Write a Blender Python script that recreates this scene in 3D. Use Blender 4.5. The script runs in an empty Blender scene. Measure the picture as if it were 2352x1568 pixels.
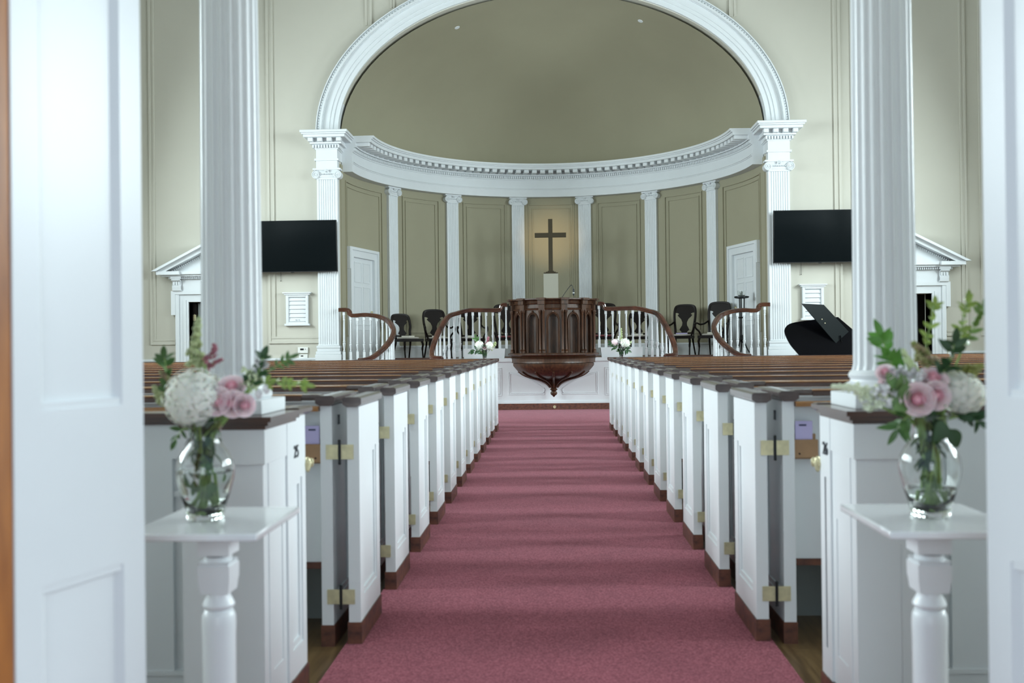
import bpy, bmesh, math, random
from math import sin, cos, pi, radians as rad, sqrt
from mathutils import Vector, Matrix
random.seed(7)
S = bpy.context.scene
COL = S.collection

# ---------------------------------------------------------------- camera
F_PX, YAW, PITCH, ROLL = 2268.0, 0.0406, 0.0040, -0.0112
CAM = Vector((-0.013, 0.0, 1.23))
_f = Vector((-sin(YAW)*cos(PITCH), cos(YAW)*cos(PITCH), sin(PITCH)))
_r0 = Vector((cos(YAW), sin(YAW), 0)); _u0 = _r0.cross(_f)
_r = cos(ROLL)*_r0 + sin(ROLL)*_u0
_u = -sin(ROLL)*_r0 + cos(ROLL)*_u0
cd = bpy.data.cameras.new('camera'); cam = bpy.data.objects.new('camera', cd); COL.objects.link(cam)
cd.sensor_width = 36.0; cd.lens = 36.0*F_PX/2352; cd.clip_start = 0.05; cd.clip_end = 100
M = Matrix.Identity(4)
for i in range(3):
    M[i][0] = _r[i]; M[i][1] = _u[i]; M[i][2] = -_f[i]; M[i][3] = CAM[i]
cam.matrix_world = M
cd.dof.use_dof = True; cd.dof.focus_distance = 18.0; cd.dof.aperture_fstop = 3.4
S.camera = cam

def ray(x, y):
    return (_r*((x-1176)/F_PX) - _u*((y-784)/F_PX) + _f)
def at(x, y, Y):
    """world point seen at photo pixel (x, y) at depth Y"""
    d = ray(x, y); return CAM + d*(Y/d.y)

# ---------------------------------------------------------------- light
S.view_settings.view_transform = 'Standard'; S.view_settings.look = 'None'
S.view_settings.gamma = 1.0; S.view_settings.use_curve_mapping = False
S.view_settings.exposure = 0.12
w = bpy.data.worlds.new('sky'); S.world = w; w.use_nodes = True
w.node_tree.nodes['Background'].inputs[0].default_value = (0.62, 0.78, 1.0, 1)
w.node_tree.nodes['Background'].inputs[1].default_value = 0.6

def area(name, loc, direction, sx, sy, power, color, spread=180):
    l = bpy.data.lights.new(name, 'AREA'); l.shape = 'RECTANGLE'; l.size = sx; l.size_y = sy
    l.energy = power; l.color = color; l.spread = rad(spread)
    o = bpy.data.objects.new(name, l); COL.objects.link(o); o.location = loc
    o.rotation_euler = Vector(direction).to_track_quat('-Z', 'Y').to_euler()
    return o
DAY = (0.83, 0.965, 1.0)
WIN_Y = (4.3, 8.0, 11.7, 15.4)
for yy in WIN_Y:                                  # daylight through the tall side windows
    area('window_daylight_left', (-9.45, yy, 3.7), (1, 0, -0.25), 1.7, 4.0, 430 if yy < 5 else 575, DAY, 152)
    area('window_daylight_right', (9.45, yy, 3.7), (-1, 0, -0.25), 1.7, 4.0, 490 if yy < 5 else 660, DAY, 152)
area('entrance_fill', (0, -3.4, 1.6), (0, 1, 0.0), 2.4, 2.6, 85, DAY)     # unseen light added behind the camera to brighten the near whites

# ---------------------------------------------------------------- materials
def nd(nt, t, **kw):
    n = nt.nodes.new(t)
    for k, v in kw.items(): setattr(n, k, v)
    return n
def mat(name, color, rough=0.5, spec=0.5, metal=0.0, var=0.0, vscale=6.0, bump=0.0, bscale=40.0,
        color2=None, stretch=(1, 1, 1), coat=0.0, trans=0.0, ior=1.45, emit=None, estr=0.0, sss=0.0):
    m = bpy.data.materials.new(name); m.use_nodes = True; nt = m.node_tree
    b = nt.nodes['Principled BSDF']
    b.inputs['Base Color'].default_value = (*color, 1)
    b.inputs['Roughness'].default_value = rough
    b.inputs['Specular IOR Level'].default_value = spec
    b.inputs['Metallic'].default_value = metal
    b.inputs['Coat Weight'].default_value = coat
    b.inputs['Coat Roughness'].default_value = 0.12
    b.inputs['Transmission Weight'].default_value = trans
    b.inputs['IOR'].default_value = ior
    if sss:
        b.inputs['Subsurface Weight'].default_value = sss
        b.inputs['Subsurface Scale'].default_value = 0.01
    if emit:
        b.inputs['Emission Color'].default_value = (*emit, 1); b.inputs['Emission Strength'].default_value = estr
    if var > 0 or bump > 0 or color2:
        tc = nd(nt, 'ShaderNodeTexCoord'); mp = nd(nt, 'ShaderNodeMapping')
        mp.inputs['Scale'].default_value = stretch
        nt.links.new(tc.outputs['Object'], mp.inputs['Vector'])
    if var > 0 or color2:
        n = nd(nt, 'ShaderNodeTexNoise'); n.inputs['Scale'].default_value = vscale
        n.inputs['Detail'].default_value = 5
        nt.links.new(mp.outputs[0], n.inputs['Vector'])
        cr = nd(nt, 'ShaderNodeValToRGB')
        c2 = color2 or tuple(c*(1-var) for c in color)
        cr.color_ramp.elements[0].position = 0.32; cr.color_ramp.elements[1].position = 0.68
        cr.color_ramp.elements[0].color = (*c2, 1); cr.color_ramp.elements[1].color = (*color, 1)
        nt.links.new(n.outputs['Fac'], cr.inputs['Fac'])
        nt.links.new(cr.outputs[0], b.inputs['Base Color'])
    if bump > 0:
        n2 = nd(nt, 'ShaderNodeTexNoise'); n2.inputs['Scale'].default_value = bscale
        n2.inputs['Detail'].default_value = 4
        nt.links.new(mp.outputs[0], n2.inputs['Vector'])
        bp = nd(nt, 'ShaderNodeBump'); bp.inputs['Strength'].default_value = bump
        bp.inputs['Distance'].default_value = 0.01
        nt.links.new(n2.outputs['Fac'], bp.inputs['Height']); nt.links.new(bp.outputs[0], b.inputs['Normal'])
    return m
WHITE  = mat('white_paint', (0.75, 0.78, 0.80), 0.32, var=0.03, vscale=3)
WHITE2 = mat('white_trim_paint', (0.71, 0.745, 0.77), 0.5, var=0.03, vscale=3)
MARBLE = mat('white_gloss_top', (0.76, 0.78, 0.80), 0.12, coat=0.5)
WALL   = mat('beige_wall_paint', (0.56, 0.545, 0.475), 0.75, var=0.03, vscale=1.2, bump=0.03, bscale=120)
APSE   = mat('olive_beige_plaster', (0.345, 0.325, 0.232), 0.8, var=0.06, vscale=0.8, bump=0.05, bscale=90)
CEIL   = mat('ceiling_plaster', (0.33, 0.33, 0.30), 0.8, var=0.02)
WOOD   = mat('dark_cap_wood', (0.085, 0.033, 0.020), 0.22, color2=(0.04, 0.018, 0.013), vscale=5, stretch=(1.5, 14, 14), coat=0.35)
RAILW  = mat('lit_gold_rail_wood', (0.40, 0.20, 0.075), 0.2, color2=(0.24, 0.11, 0.04), vscale=4, stretch=(1, 12, 12), coat=0.35)  # gold in the colour stands for light caught on the rail tops
CAPW   = mat('slate_reflection_brown_cap', (0.115, 0.085, 0.082), 0.24, color2=(0.055, 0.042, 0.044), vscale=5, stretch=(2, 8, 8), coat=0.6)  # slate grey put into the brown for the reflection on glossy caps
BASEW  = mat('worn_base_wood', (0.17, 0.065, 0.038), 0.45, color2=(0.060, 0.026, 0.022), vscale=9, stretch=(2, 2, 3))
PULP   = mat('pulpit_walnut', (0.085, 0.038, 0.019), 0.36, spec=0.35, color2=(0.030, 0.015, 0.009), vscale=4, stretch=(7, 7, 1), coat=0.12)
HANDR  = mat('handrail_mahogany', (0.095, 0.036, 0.020), 0.22, color2=(0.040, 0.017, 0.012), vscale=6, coat=0.6)
CHAIRW = mat('chair_ebonised_wood', (0.009, 0.006, 0.005), 0.4, spec=0.15)
CUSH   = mat('cream_cushion', (0.50, 0.47, 0.42), 0.9, bump=0.1)
RED    = mat('burgundy_fabric', (0.10, 0.015, 0.02), 0.8)
BLACK  = mat('piano_black', (0.003, 0.003, 0.004), 0.15, spec=0.2)
SCREEN = mat('tv_glass', (0.003, 0.005, 0.006), 0.12, spec=0.12)
BEZEL  = mat('tv_bezel', (0.008, 0.008, 0.009), 0.35)
BRASS  = mat('aged_brass', (0.72, 0.66, 0.42), 0.42, metal=0.45, var=0.3, vscale=25)
IRON   = mat('dark_iron', (0.02, 0.022, 0.024), 0.4, metal=0.6)
BRONZE = mat('cross_dark_bronze', (0.060, 0.048, 0.030), 0.35, metal=0.5)
FLOORW = mat('oak_floor_boards', (0.20, 0.125, 0.055), 0.35, color2=(0.095, 0.055, 0.025), vscale=3, stretch=(12, 1, 1))
ORANGE = mat('varnished_pine', (0.42, 0.155, 0.035), 0.35, color2=(0.26, 0.085, 0.02), vscale=5, stretch=(6, 6, 1))
HOLDER = mat('tan_wood_holder', (0.42, 0.25, 0.13), 0.5, var=0.2, vscale=12)
LAV    = mat('lavender_paper', (0.55, 0.50, 0.78), 0.8)
PAPER  = mat('cream_paper', (0.72, 0.70, 0.62), 0.8)
NAVY   = mat('navy_print', (0.035, 0.04, 0.10), 0.5)
INK    = mat('black_number_metal', (0.02, 0.025, 0.035), 0.4)
PLAST  = mat('white_plastic', (0.78, 0.79, 0.76), 0.4)
GLASS  = mat('clear_glass', (0.97, 0.99, 0.985), 0.0, trans=1.0, ior=1.45)
WATER  = mat('vase_water', (0.95, 0.98, 0.95), 0.0, trans=1.0, ior=1.33)
STEM   = mat('green_stem', (0.26, 0.42, 0.12), 0.5, var=0.4, vscale=30)
LEAF   = mat('mid_green_leaf', (0.085, 0.20, 0.05), 0.45, var=0.45, vscale=14)
LEAFD  = mat('dark_green_leaf', (0.030, 0.085, 0.028), 0.4, var=0.4, vscale=14)
LEAFY  = mat('yellow_green_leaf', (0.32, 0.45, 0.10), 0.5, var=0.3, vscale=14)
HYD    = mat('white_hydrangea_petal', (0.93, 0.93, 0.85), 0.7, var=0.10, vscale=30, sss=0.2)
PINK   = mat('pink_rose_petal', (0.96, 0.83, 0.84), 0.6, color2=(0.93, 0.72, 0.76), vscale=30, sss=0.2)
PINKC  = mat('deep_pink_rose_heart', (0.92, 0.55, 0.62), 0.6, sss=0.2)
PALE   = mat('pale_petal', (0.80, 0.80, 0.80), 0.7, var=0.1, vscale=30)
SAGE   = mat('sage_green_buds', (0.45, 0.52, 0.30), 0.7, color2=(0.32, 0.38, 0.16), vscale=30)
MAUVE  = mat('mauve_buds', (0.42, 0.16, 0.20), 0.7, var=0.4, vscale=30)
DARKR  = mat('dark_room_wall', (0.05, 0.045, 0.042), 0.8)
GREYD  = mat('grey_green_door', (0.22, 0.24, 0.235), 0.5)
LAMPG  = mat('recessed_lamp_glass', (0.7, 0.7, 0.62), 0.5, emit=(1, 0.95, 0.8), estr=0.25)

def carpet_material():
    m = bpy.data.materials.new('rose_carpet'); m.use_nodes = True; nt = m.node_tree
    b = nt.nodes['Principled BSDF']; b.inputs['Roughness'].default_value = 0.95
    b.inputs['Specular IOR Level'].default_value = 0.1
    b.inputs['Sheen Weight'].default_value = 0.15; b.inputs['Sheen Roughness'].default_value = 0.5
    b.inputs['Sheen Tint'].default_value = (1.0, 0.75, 0.85, 1)
    tc = nd(nt, 'ShaderNodeTexCoord')
    n1 = nd(nt, 'ShaderNodeTexNoise'); n1.inputs['Scale'].default_value = 130; n1.inputs['Detail'].default_value = 3
    n2 = nd(nt, 'ShaderNodeTexNoise'); n2.inputs['Scale'].default_value = 3.5; n2.inputs['Detail'].default_value = 4
    for n in (n1, n2): nt.links.new(tc.outputs['Object'], n.inputs['Vector'])
    r1 = nd(nt, 'ShaderNodeValToRGB'); e = r1.color_ramp.elements
    e[0].position = 0.36; e[0].color = (0.18, 0.028, 0.043, 1); e[1].position = 0.66; e[1].color = (0.43, 0.115, 0.150, 1)
    nt.links.new(n1.outputs['Fac'], r1.inputs['Fac'])
    mx = nd(nt, 'ShaderNodeMixRGB', blend_type='MULTIPLY'); mx.inputs['Fac'].default_value = 0.35
    r2 = nd(nt, 'ShaderNodeValToRGB'); r2.color_ramp.elements[0].position = 0.3; r2.color_ramp.elements[0].color = (0.6, 0.6, 0.6, 1)
    r2.color_ramp.elements[1].position = 0.7
    nt.links.new(n2.outputs['Fac'], r2.inputs['Fac'])
    nt.links.new(r1.outputs[0], mx.inputs[1]); nt.links.new(r2.outputs[0], mx.inputs[2])
    nt.links.new(mx.outputs[0], b.inputs['Base Color'])
    bp = nd(nt, 'ShaderNodeBump'); bp.inputs['Strength'].default_value = 0.6; bp.inputs['Distance'].default_value = 0.006
    nt.links.new(n1.outputs['Fac'], bp.inputs['Height']); nt.links.new(bp.outputs[0], b.inputs['Normal'])
    return m
CARPET = carpet_material()

# ---------------------------------------------------------------- helpers
ORG = {}
class MB:
    def __init__(s): s.v = []; s.f = []; s.m = []; s.cur = 0
    def add(s, vs, fs):
        o = len(s.v); s.v += [tuple(v) for v in vs]
        for f in fs: s.f.append([i+o for i in f]); s.m.append(s.cur)
        return s
    def box(s, x0, x1, y0, y1, z0, z1):
        return s.add([(x, y, z) for x in (x0, x1) for y in (y0, y1) for z in (z0, z1)],
              [(0,1,3,2), (4,6,7,5), (0,4,5,1), (2,3,7,6), (0,2,6,4), (1,5,7,3)])
    def prism(s, poly, fn0, fn1):
        n = len(poly); vs = [fn0(p) for p in poly] + [fn1(p) for p in poly]
        fs = [list(range(n))[::-1], [i+n for i in range(n)]]
        fs += [(i, (i+1) % n, (i+1) % n+n, i+n) for i in range(n)]
        return s.add(vs, fs)
    def px(s, poly, x0, x1): return s.prism(poly, lambda p: (x0, p[0], p[1]), lambda p: (x1, p[0], p[1]))   # poly in (y,z)
    def py(s, poly, y0, y1): return s.prism(poly, lambda p: (p[0], y0, p[1]), lambda p: (p[0], y1, p[1]))   # poly in (x,z)
    def pz(s, poly, z0, z1): return s.prism(poly, lambda p: (p[0], p[1], z0), lambda p: (p[0], p[1], z1))   # poly in (x,y)
    def lathe(s, prof, cx=0, cy=0, n=20, z=0, cap=True, a0=0, sxy=(1, 1)):
        vs = []; fs = []
        for r, h in prof:
            for k in range(n):
                a = a0+2*pi*k/n; vs.append((cx+r*cos(a)*sxy[0], cy+r*sin(a)*sxy[1], z+h))
        for i in range(len(prof)-1):
            for k in range(n):
                k2 = (k+1) % n; fs.append((i*n+k, i*n+k2, (i+1)*n+k2, (i+1)*n+k))
        if cap:
            fs.append(list(range(n))[::-1]); fs.append([(len(prof)-1)*n+k for k in range(n)])
        return s.add(vs, fs)
    def tube(s, pts, r, n=8, cap=True):
        pts = [Vector(p) for p in pts]; vs = []; fs = []; N = len(pts)
        rs = r if isinstance(r, (list, tuple)) else [r]*N
        t = (pts[1]-pts[0]).normalized()
        u = t.orthogonal().normalized()
        for i, p in enumerate(pts):
            a = pts[max(i-1, 0)]; b = pts[min(i+1, N-1)]
            t = (b-a).normalized(); u = (u - t*u.dot(t))
            if u.length < 1e-6: u = t.orthogonal()
            u.normalize(); q = t.cross(u)
            for k in range(n):
                an = 2*pi*k/n; vs.append(p + (u*cos(an)+q*sin(an))*rs[i])
        for i in range(N-1):
            for k in range(n):
                k2 = (k+1) % n; fs.append((i*n+k, i*n+k2, (i+1)*n+k2, (i+1)*n+k))
        if cap: fs.append(list(range(n))[::-1]); fs.append([(N-1)*n+k for k in range(n)])
        return s.add(vs, fs)
    def sweep(s, prof, path, cap=True, side=None, closed=False):
        """prof (u,v): u sideways, v up (Z); path of points"""
        path = [Vector(p) for p in path]; n = len(prof); N = len(path); vs = []; fs = []
        for i, p in enumerate(path):
            a = path[(i-1) % N] if closed else path[max(i-1, 0)]
            b = path[(i+1) % N] if closed else path[min(i+1, N-1)]
            t = (b-a).normalized()
            if side is not None: sd = Vector(side)
            else:
                sd = t.cross(Vector((0, 0, 1)))
                sd = sd.normalized() if sd.length > 1e-4 else Vector((1, 0, 0))
            up = sd.cross(t).normalized()
            for u, v in prof: vs.append(p + sd*u + up*v)
        for i in range(N if closed else N-1):
            j = (i+1) % N
            for k in range(n):
                k2 = (k+1) % n; fs.append((i*n+k, i*n+k2, j*n+k2, j*n+k))
        if cap and not closed: fs.append(list(range(n))[::-1]); fs.append([(N-1)*n+k for k in range(n)])
        return s.add(vs, fs)
    def ball(s, c, r, n=10, m=6, sc=(1, 1, 1)):
        pr = [(max(sin(pi*i/m), 0.001)*r, -cos(pi*i/m)*r) for i in range(m+1)]
        o = MB().lathe(pr, n=n)
        return s.add([(c[0]+x*sc[0], c[1]+y*sc[1], c[2]+z*sc[2]) for x, y, z in o.v], o.f)
    def arc(s, a0, a1, r0, r1, z0, z1, cx=0, cy=0, n=None):
        """curved box; angle from +Y towards +X"""
        n = n or max(1, int(abs(a1-a0)/rad(3)))
        path = [a0+(a1-a0)*i/n for i in range(n+1)]; vs = []; fs = []
        for a in path:
            for r, z in ((r0, z0), (r1, z0), (r1, z1), (r0, z1)):
                vs.append((cx+r*sin(a), cy+r*cos(a), z))
        for i in range(n):
            for k in range(4):
                k2 = (k+1) % 4; fs.append((i*4+k, i*4+k2, i*4+4+k2, i*4+4+k))
        fs += [(3, 2, 1, 0), (n*4, n*4+1, n*4+2, n*4+3)]
        return s.add(vs, fs)
    def xf(s, M, start=0):
        s.v = s.v[:start] + [tuple(M @ Vector(v)) for v in s.v[start:]]; return s
    def merge(s, o, M=None):
        return s.add([(M @ Vector(v)) if M else v for v in o.v], o.f)
    def build(s, name, mt, parent=None, ang=35, bevel=0, loc=None):
        me = bpy.data.meshes.new(name)
        if parent is not None: org = ORG[parent.name]
        elif loc is not None: org = Vector(loc)
        else:
            xs = [v[0] for v in s.v]; ys = [v[1] for v in s.v]; zs = [v[2] for v in s.v]
            org = Vector(((min(xs)+max(xs))/2, (min(ys)+max(ys))/2, min(zs)))
        me.from_pydata([(v[0]-org.x, v[1]-org.y, v[2]-org.z) for v in s.v], [], s.f)
        mts = mt if isinstance(mt, (list, tuple)) else [mt]
        for q in mts: me.materials.append(q)
        bm = bmesh.new(); bm.from_mesh(me); bmesh.ops.recalc_face_normals(bm, faces=bm.faces); bm.to_mesh(me); bm.free()
        if len(mts) > 1: me.polygons.foreach_set('material_index', s.m)
        me.polygons.foreach_set('use_smooth', [True]*len(me.polygons))
        me.set_sharp_from_angle(angle=rad(ang))
        o = bpy.data.objects.new(name, me); COL.objects.link(o)
        if parent is not None: o.parent = parent
        else: o.location = org
        ORG[o.name] = org
        if bevel:
            b = o.modifiers.new('bevel', 'BEVEL'); b.width = bevel; b.segments = 2; b.limit_method = 'ANGLE'; b.angle_limit = rad(50)
        return o
def thing(name, label, cat, loc, group=None):
    o = bpy.data.objects.new(name, None); COL.objects.link(o); o.location = loc; o.empty_display_size = 0.1
    ORG[o.name] = Vector(loc); o['label'] = label; o['category'] = cat
    if group: o['group'] = group
    return o
def tag(o, label, cat, group=None):
    o['label'] = label; o['category'] = cat
    if group: o['group'] = group
    return o
def st(o): o['kind'] = 'structure'; return o
def kids(o): return [c for c in bpy.data.objects if c.parent == o]
def copy_tree(o, parent=None):
    c = o.copy(); COL.objects.link(c)
    if parent is not None: c.parent = parent
    ORG[c.name] = ORG[o.name]
    for ch in kids(o): copy_tree(ch, c)
    return c
def spline(P, n=8):
    P = [Vector(p) for p in P]; out = []
    Q = [P[0]*2-P[1]] + P + [P[-1]*2-P[-2]]
    for i in range(1, len(Q)-2):
        for k in range(n):
            t = k/n; a, b, c, d = Q[i-1], Q[i], Q[i+1], Q[i+2]
            out.append(0.5*((2*b)+(c-a)*t+(2*a-5*b+4*c-d)*t*t+(3*b-a-3*c+d)*t**3))
    out.append(P[-1]); return out
def text_mesh(txt, size, M, name, mt, parent, depth=0.0015):
    c = bpy.data.curves.new('t', 'FONT'); c.body = txt; c.size = size; c.extrude = depth; c.align_x = 'CENTER'; c.align_y = 'CENTER'
    t = bpy.data.objects.new('t', c); COL.objects.link(t)
    dg = bpy.context.evaluated_depsgraph_get()
    me = t.evaluated_get(dg).to_mesh(); mb = MB().add([M @ v.co for v in me.vertices], [list(p.vertices) for p in me.polygons])
    t.evaluated_get(dg).to_mesh_clear(); bpy.data.objects.remove(t)
    return mb.build(name, mt, parent)
SIDE = {-1: 'left', 1: 'right'}

# ================================================================ SETTING
WY = 19.5            # plane of the front wall
RA, RB = 4.23, 2.80  # arch half width, rise
ZS = 5.45            # springing of the arch
PZ = 0.97            # platform height
st(MB().box(-9.6, 9.6, -3.6, 24.2, -0.12, 0.0).build('floor', FLOORW))
st(MB().box(-9.6, 9.6, 1.5, 24.2, 10.0, 10.15).build('ceiling', CEIL))
st(MB().box(-9.85, -9.6, 1.5, 24.2, -0.12, 10.15).build('wall_left', WALL))
st(MB().box(9.6, 9.85, 1.5, 24.2, -0.12, 10.15).build('wall_right', WALL))
# front wall with the apse arch and two side doorways
poly = [(-9.6, 0), (-9.6, 10), (9.6, 10), (9.6, 0), (7.36, 0), (7.36, 2.15), (6.48, 2.15), (6.48, 0), (RA, 0), (RA, ZS)]
poly += [(RA*cos(t), ZS+RB*sin(t)) for t in [pi*i/72 for i in range(1, 72)]]
poly += [(-RA, ZS), (-RA, 0), (-6.39, 0), (-6.39, 2.17), (-7.27, 2.17), (-7.27, 0)]
st(MB().py(poly, WY, WY+0.35).build('wall_front', WALL))
# vestibule behind the camera
st(MB().box(-9.6, -1.25, 1.38, 1.5, 0, 3.0).build('wall_rear_left', WHITE2))
st(MB().box(1.25, 9.6, 1.38, 1.5, 0, 3.0).build('wall_rear_right', WHITE2))
st(MB().box(-9.6, 9.6, 1.38, 1.5, 2.75, 10).build('wall_rear', WALL))
st(MB().box(-9.6, 9.6, 3.05, 3.55, 3.25, 3.6).build('trim_8', WHITE2))          # gallery soffit carried by the slim columns
# apse wall
YC = WY + 0.12
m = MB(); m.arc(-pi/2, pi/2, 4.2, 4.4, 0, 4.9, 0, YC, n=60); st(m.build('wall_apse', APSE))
# apse half dome (ellipsoid quarter) 
m = MB(); n1, n2 = 48, 20; vs = []; fs = []
for j in range(n2+1):
    e = pi/2*j/n2
    for i in range(n1+1):
        a = -pi/2+pi*i/n1
        for k, q in ((0, 1.0), (1, 1.03)):
            vs.append((4.2*q*sin(a)*cos(e), YC+4.2*q*cos(a)*cos(e), ZS-0.06+(RB+0.02)*q*sin(e)))
def ix(i, j, k): return (j*(n1+1)+i)*2+k
for j in range(n2):
    for i in range(n1):
        for k in (0, 1): fs.append((ix(i, j, k), ix(i+1, j, k), ix(i+1, j+1, k), ix(i, j+1, k)))
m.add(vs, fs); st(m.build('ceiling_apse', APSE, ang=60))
# two recessed lamps in the half dome
def dome_hit(x, y):
    d = ray(x, y); o = CAM
    A = (d.x/4.2)**2+(d.y/4.2)**2+(d.z/(RB+.02))**2
    p = Vector((o.x/4.2, (o.y-YC)/4.2, (o.z-ZS+.06)/(RB+.02))); q = Vector((d.x/4.2, d.y/4.2, d.z/(RB+.02)))
    B = p.dot(q); C = p.dot(p)-1; t = (-B+sqrt(B*B-A*C))/A
    return o+d*t
for (x, y, lab) in ((1050, 63, 'left'), (1471, 48, 'right')):
    P = dome_hit(x, y); nrm = Vector((P.x/4.2**2, (P.y-YC)/4.2**2, (P.z-ZS)/RB**2)).normalized()
    R = (-nrm).to_track_quat('Z', 'Y').to_matrix().to_4x4(); R.translation = P - nrm*0.002
    t = thing('recessed_light', f'small round recessed lamp in the olive half dome, {lab} of the pair', 'lamp', P, 'dome downlights')
    MB().lathe([(0.030, -0.02), (0.052, -0.02), (0.056, 0.0), (0.052, 0.008), (0.036, 0.006)], n=20).xf(R).build('trim_ring', WHITE2, t)
    MB().lathe([(0.036, -0.015), (0.036, 0.003)], n=20).xf(R).build('lens', LAMPG, t)

# picture-frame mouldings
def frame_flat(x0, x1, z0, z1, y, wd=0.075, d=0.03, m=None, top=True, bottom=True):
    m = m or MB()
    for (o, wv, dd) in ((0, wd*0.35, d), (wd*0.35, wd*0.35, d*0.5), (wd*0.7, wd*0.3, d*0.8)):
        a0, a1, b0, b1 = x0+o, x1-o, z0+o, z1-o
        m.box(a0, a0+wv, y-dd, y, b0, b1); m.box(a1-wv, a1, y-dd, y, b0, b1)
        if bottom: m.box(a0+wv, a1-wv, y-dd, y, b0, b0+wv)
        if top: m.box(a0+wv, a1-wv, y-dd, y, b1-wv, b1)
    return m
def strips(m, pts, y, wd, d, inward):
    """three stepped strips along an L/U shaped run of axis-aligned segments; inward = list of (dx, dz) pointing into the frame"""
    for (o, wv, dd) in ((0, wd*0.35, d), (wd*0.35, wd*0.35, d*0.5), (wd*0.7, wd*0.3, d*0.8)):
        for (x0, z0, x1, z1, ix_, iz_) in pts:
            if ix_: a, b = sorted((x0+ix_*o, x0+ix_*(o+wv))); m.box(a, b, y-dd, y, min(z0, z1)+(o if min(z0, z1) < 2 else 0), max(z0, z1))
            else: a, b = sorted((x0, x1)); m.box(a, b, y-dd*.96, y, z0+o, z0+o+wv)
k = 0
for s in (-1, 1):
    k += 1; m = MB()        # bay beside the arch: outer upright, sill, short upright over the arch
    strips(m, [(s*5.66, 1.32, s*5.66, 9.6, -s, 0), (s*5.66, 1.32, s*4.64, 1.32, 0, 1), (s*3.52, 7.62, s*3.52, 9.6, s, 0)], WY, 0.14, 0.035, 0)
    st(m.build(f'trim_{k}', WALL))
    k += 1; m = MB(); dx = -6.83*-s if s < 0 else 6.92
    dx = s*(6.83 if s < 0 else 6.92)
    strips(m, [(s*5.86, 1.32, s*5.86, 9.6, s, 0), (s*8.05, 1.32, s*8.05, 9.6, -s, 0), (s*5.86, 1.32, dx-s*.72, 1.32, 0, 1), (s*8.05, 1.32, dx+s*.72, 1.32, 0, 1)], WY, 0.11, 0.03, 0)
    frame_flat(*sorted((s*8.30, s*9.4)), 1.32, 9.6, WY, wd=0.12, d=0.03, m=m)
    st(m.build(f'trim_{k}', WALL))
m = MB(); strips(m, [(-3.15, 7.95, -3.15, 9.6, 1, 0), (3.15, 7.95, 3.15, 9.6, -1, 0)], WY, .09, .03, 0); st(m.build('trim_6', WALL))
# low white base rail of the front wall
for s, nm in ((-1, 'baseboard_left'), (1, 'baseboard_right')):
    m = MB(); m.box(*sorted((s*4.66, s*6.2)), WY-0.03, WY, 0, 0.99); m.box(*sorted((s*4.66, s*6.2)), WY-0.05, WY, 0.99, 1.03)
    m.box(*sorted((s*7.7, s*9.6)), WY-0.03, WY, 0, 0.99); m.box(*sorted((s*7.7, s*9.6)), WY-0.05, WY, 0.99, 1.03)
    st(m.build(nm, WHITE2))
# apse wall panels
m = MB()
for a0, a1, z1 in ((-7.6, 7.6, 4.62), (15.2, 29.8, 4.62), (38.6, 53.2, 4.62), (62.5, 86, 4.62)):
    for s in ((1,) if a0 < 0 else (1, -1)):
        lo, hi = (rad(s*a0), rad(s*a1)) if s > 0 else (rad(s*a1), rad(s*a0))
        zb = 1.45
        for off, d in ((0, 0.028), (0.09, 0.02)):
            e = off/4.2; t = 0.022; ta = t/4.2
            m.arc(lo+e, hi-e, 4.2-d, 4.205, z1-off-t, z1-off, 0, YC); m.arc(lo+e, hi-e, 4.2-d, 4.205, zb+off, zb+off+t, 0, YC)
            m.arc(lo+e, lo+e+ta, 4.2-d, 4.205, zb+off+t, z1-off-t, 0, YC); m.arc(hi-e-ta, hi-e, 4.2-d, 4.205, zb+off+t, z1-off-t, 0, YC)
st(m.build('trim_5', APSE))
m = MB(); m.arc(rad(-64), rad(64), 4.16, 4.21, PZ, PZ+0.24, 0, YC); m.arc(rad(-64), rad(64), 4.14, 4.21, PZ+0.24, PZ+0.28, 0, YC)
st(m.build('baseboard_apse', WHITE2))
# platform (rostrum)
pl = [(-4.2, 18.75), (4.2, 18.75)] + [(4.19*sin(rad(a)), YC+4.19*cos(rad(a))) for a in range(90, -91, -6)]
st(MB().pz(pl, 0.0, PZ).build('floor_platform', mat('platform_wood', (0.16, 0.07, 0.04), 0.4)))
# white panelled rostrum front
m = MB(); m.box(-4.6, 4.6, 18.68, 18.75, 0.13, PZ+0.02); m.box(-4.6, 4.6, 18.655, 18.75, PZ-0.05, PZ+0.02)
m.box(-4.6, 4.6, 18.66, 18.75, 0.13, 0.17)
def line_mould(m, pts, y, r=0.010):
    m.tube([(x, y, z) for x, z in pts], r, n=6)
for s in (-1, 1):
    def pf(x0, x1, z0, z1):
        for o in (0, 0.03):
            line_mould(m, [(s*(x0+o), z0+o), (s*(x1-o), z0+o), (s*(x1-o), z1-o), (s*(x0+o), z1-o), (s*(x0+o), z0+o)], 18.68)
    pf(0.98, 1.55, 0.28, 0.80); pf(1.75, 2.6, 0.28, 0.80); pf(2.8, 3.9, 0.28, 0.8)
    for o in (0, 0.025):
        top = [(0.84-o, 0.30+o), (0.84-o, 0.72-o)] + [(0.84-o-0.66*t, 0.72-o*1.3-0.30*t**1.6) for t in (0.2, 0.4, 0.6, 0.8, 1.0)] + [(0.17+o, 0.30+o), (0.84-o, 0.30+o)]
        line_mould(m, [(s*a, b) for a, b in top], 18.68)
st(m.build('wall_rostrum', WHITE2))
m = MB(); m.box(-4.6, 4.6, 18.64, 18.75, 0.0, 0.13)
bb = st(m.build('baseboard_rostrum', BASEW))
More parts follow.
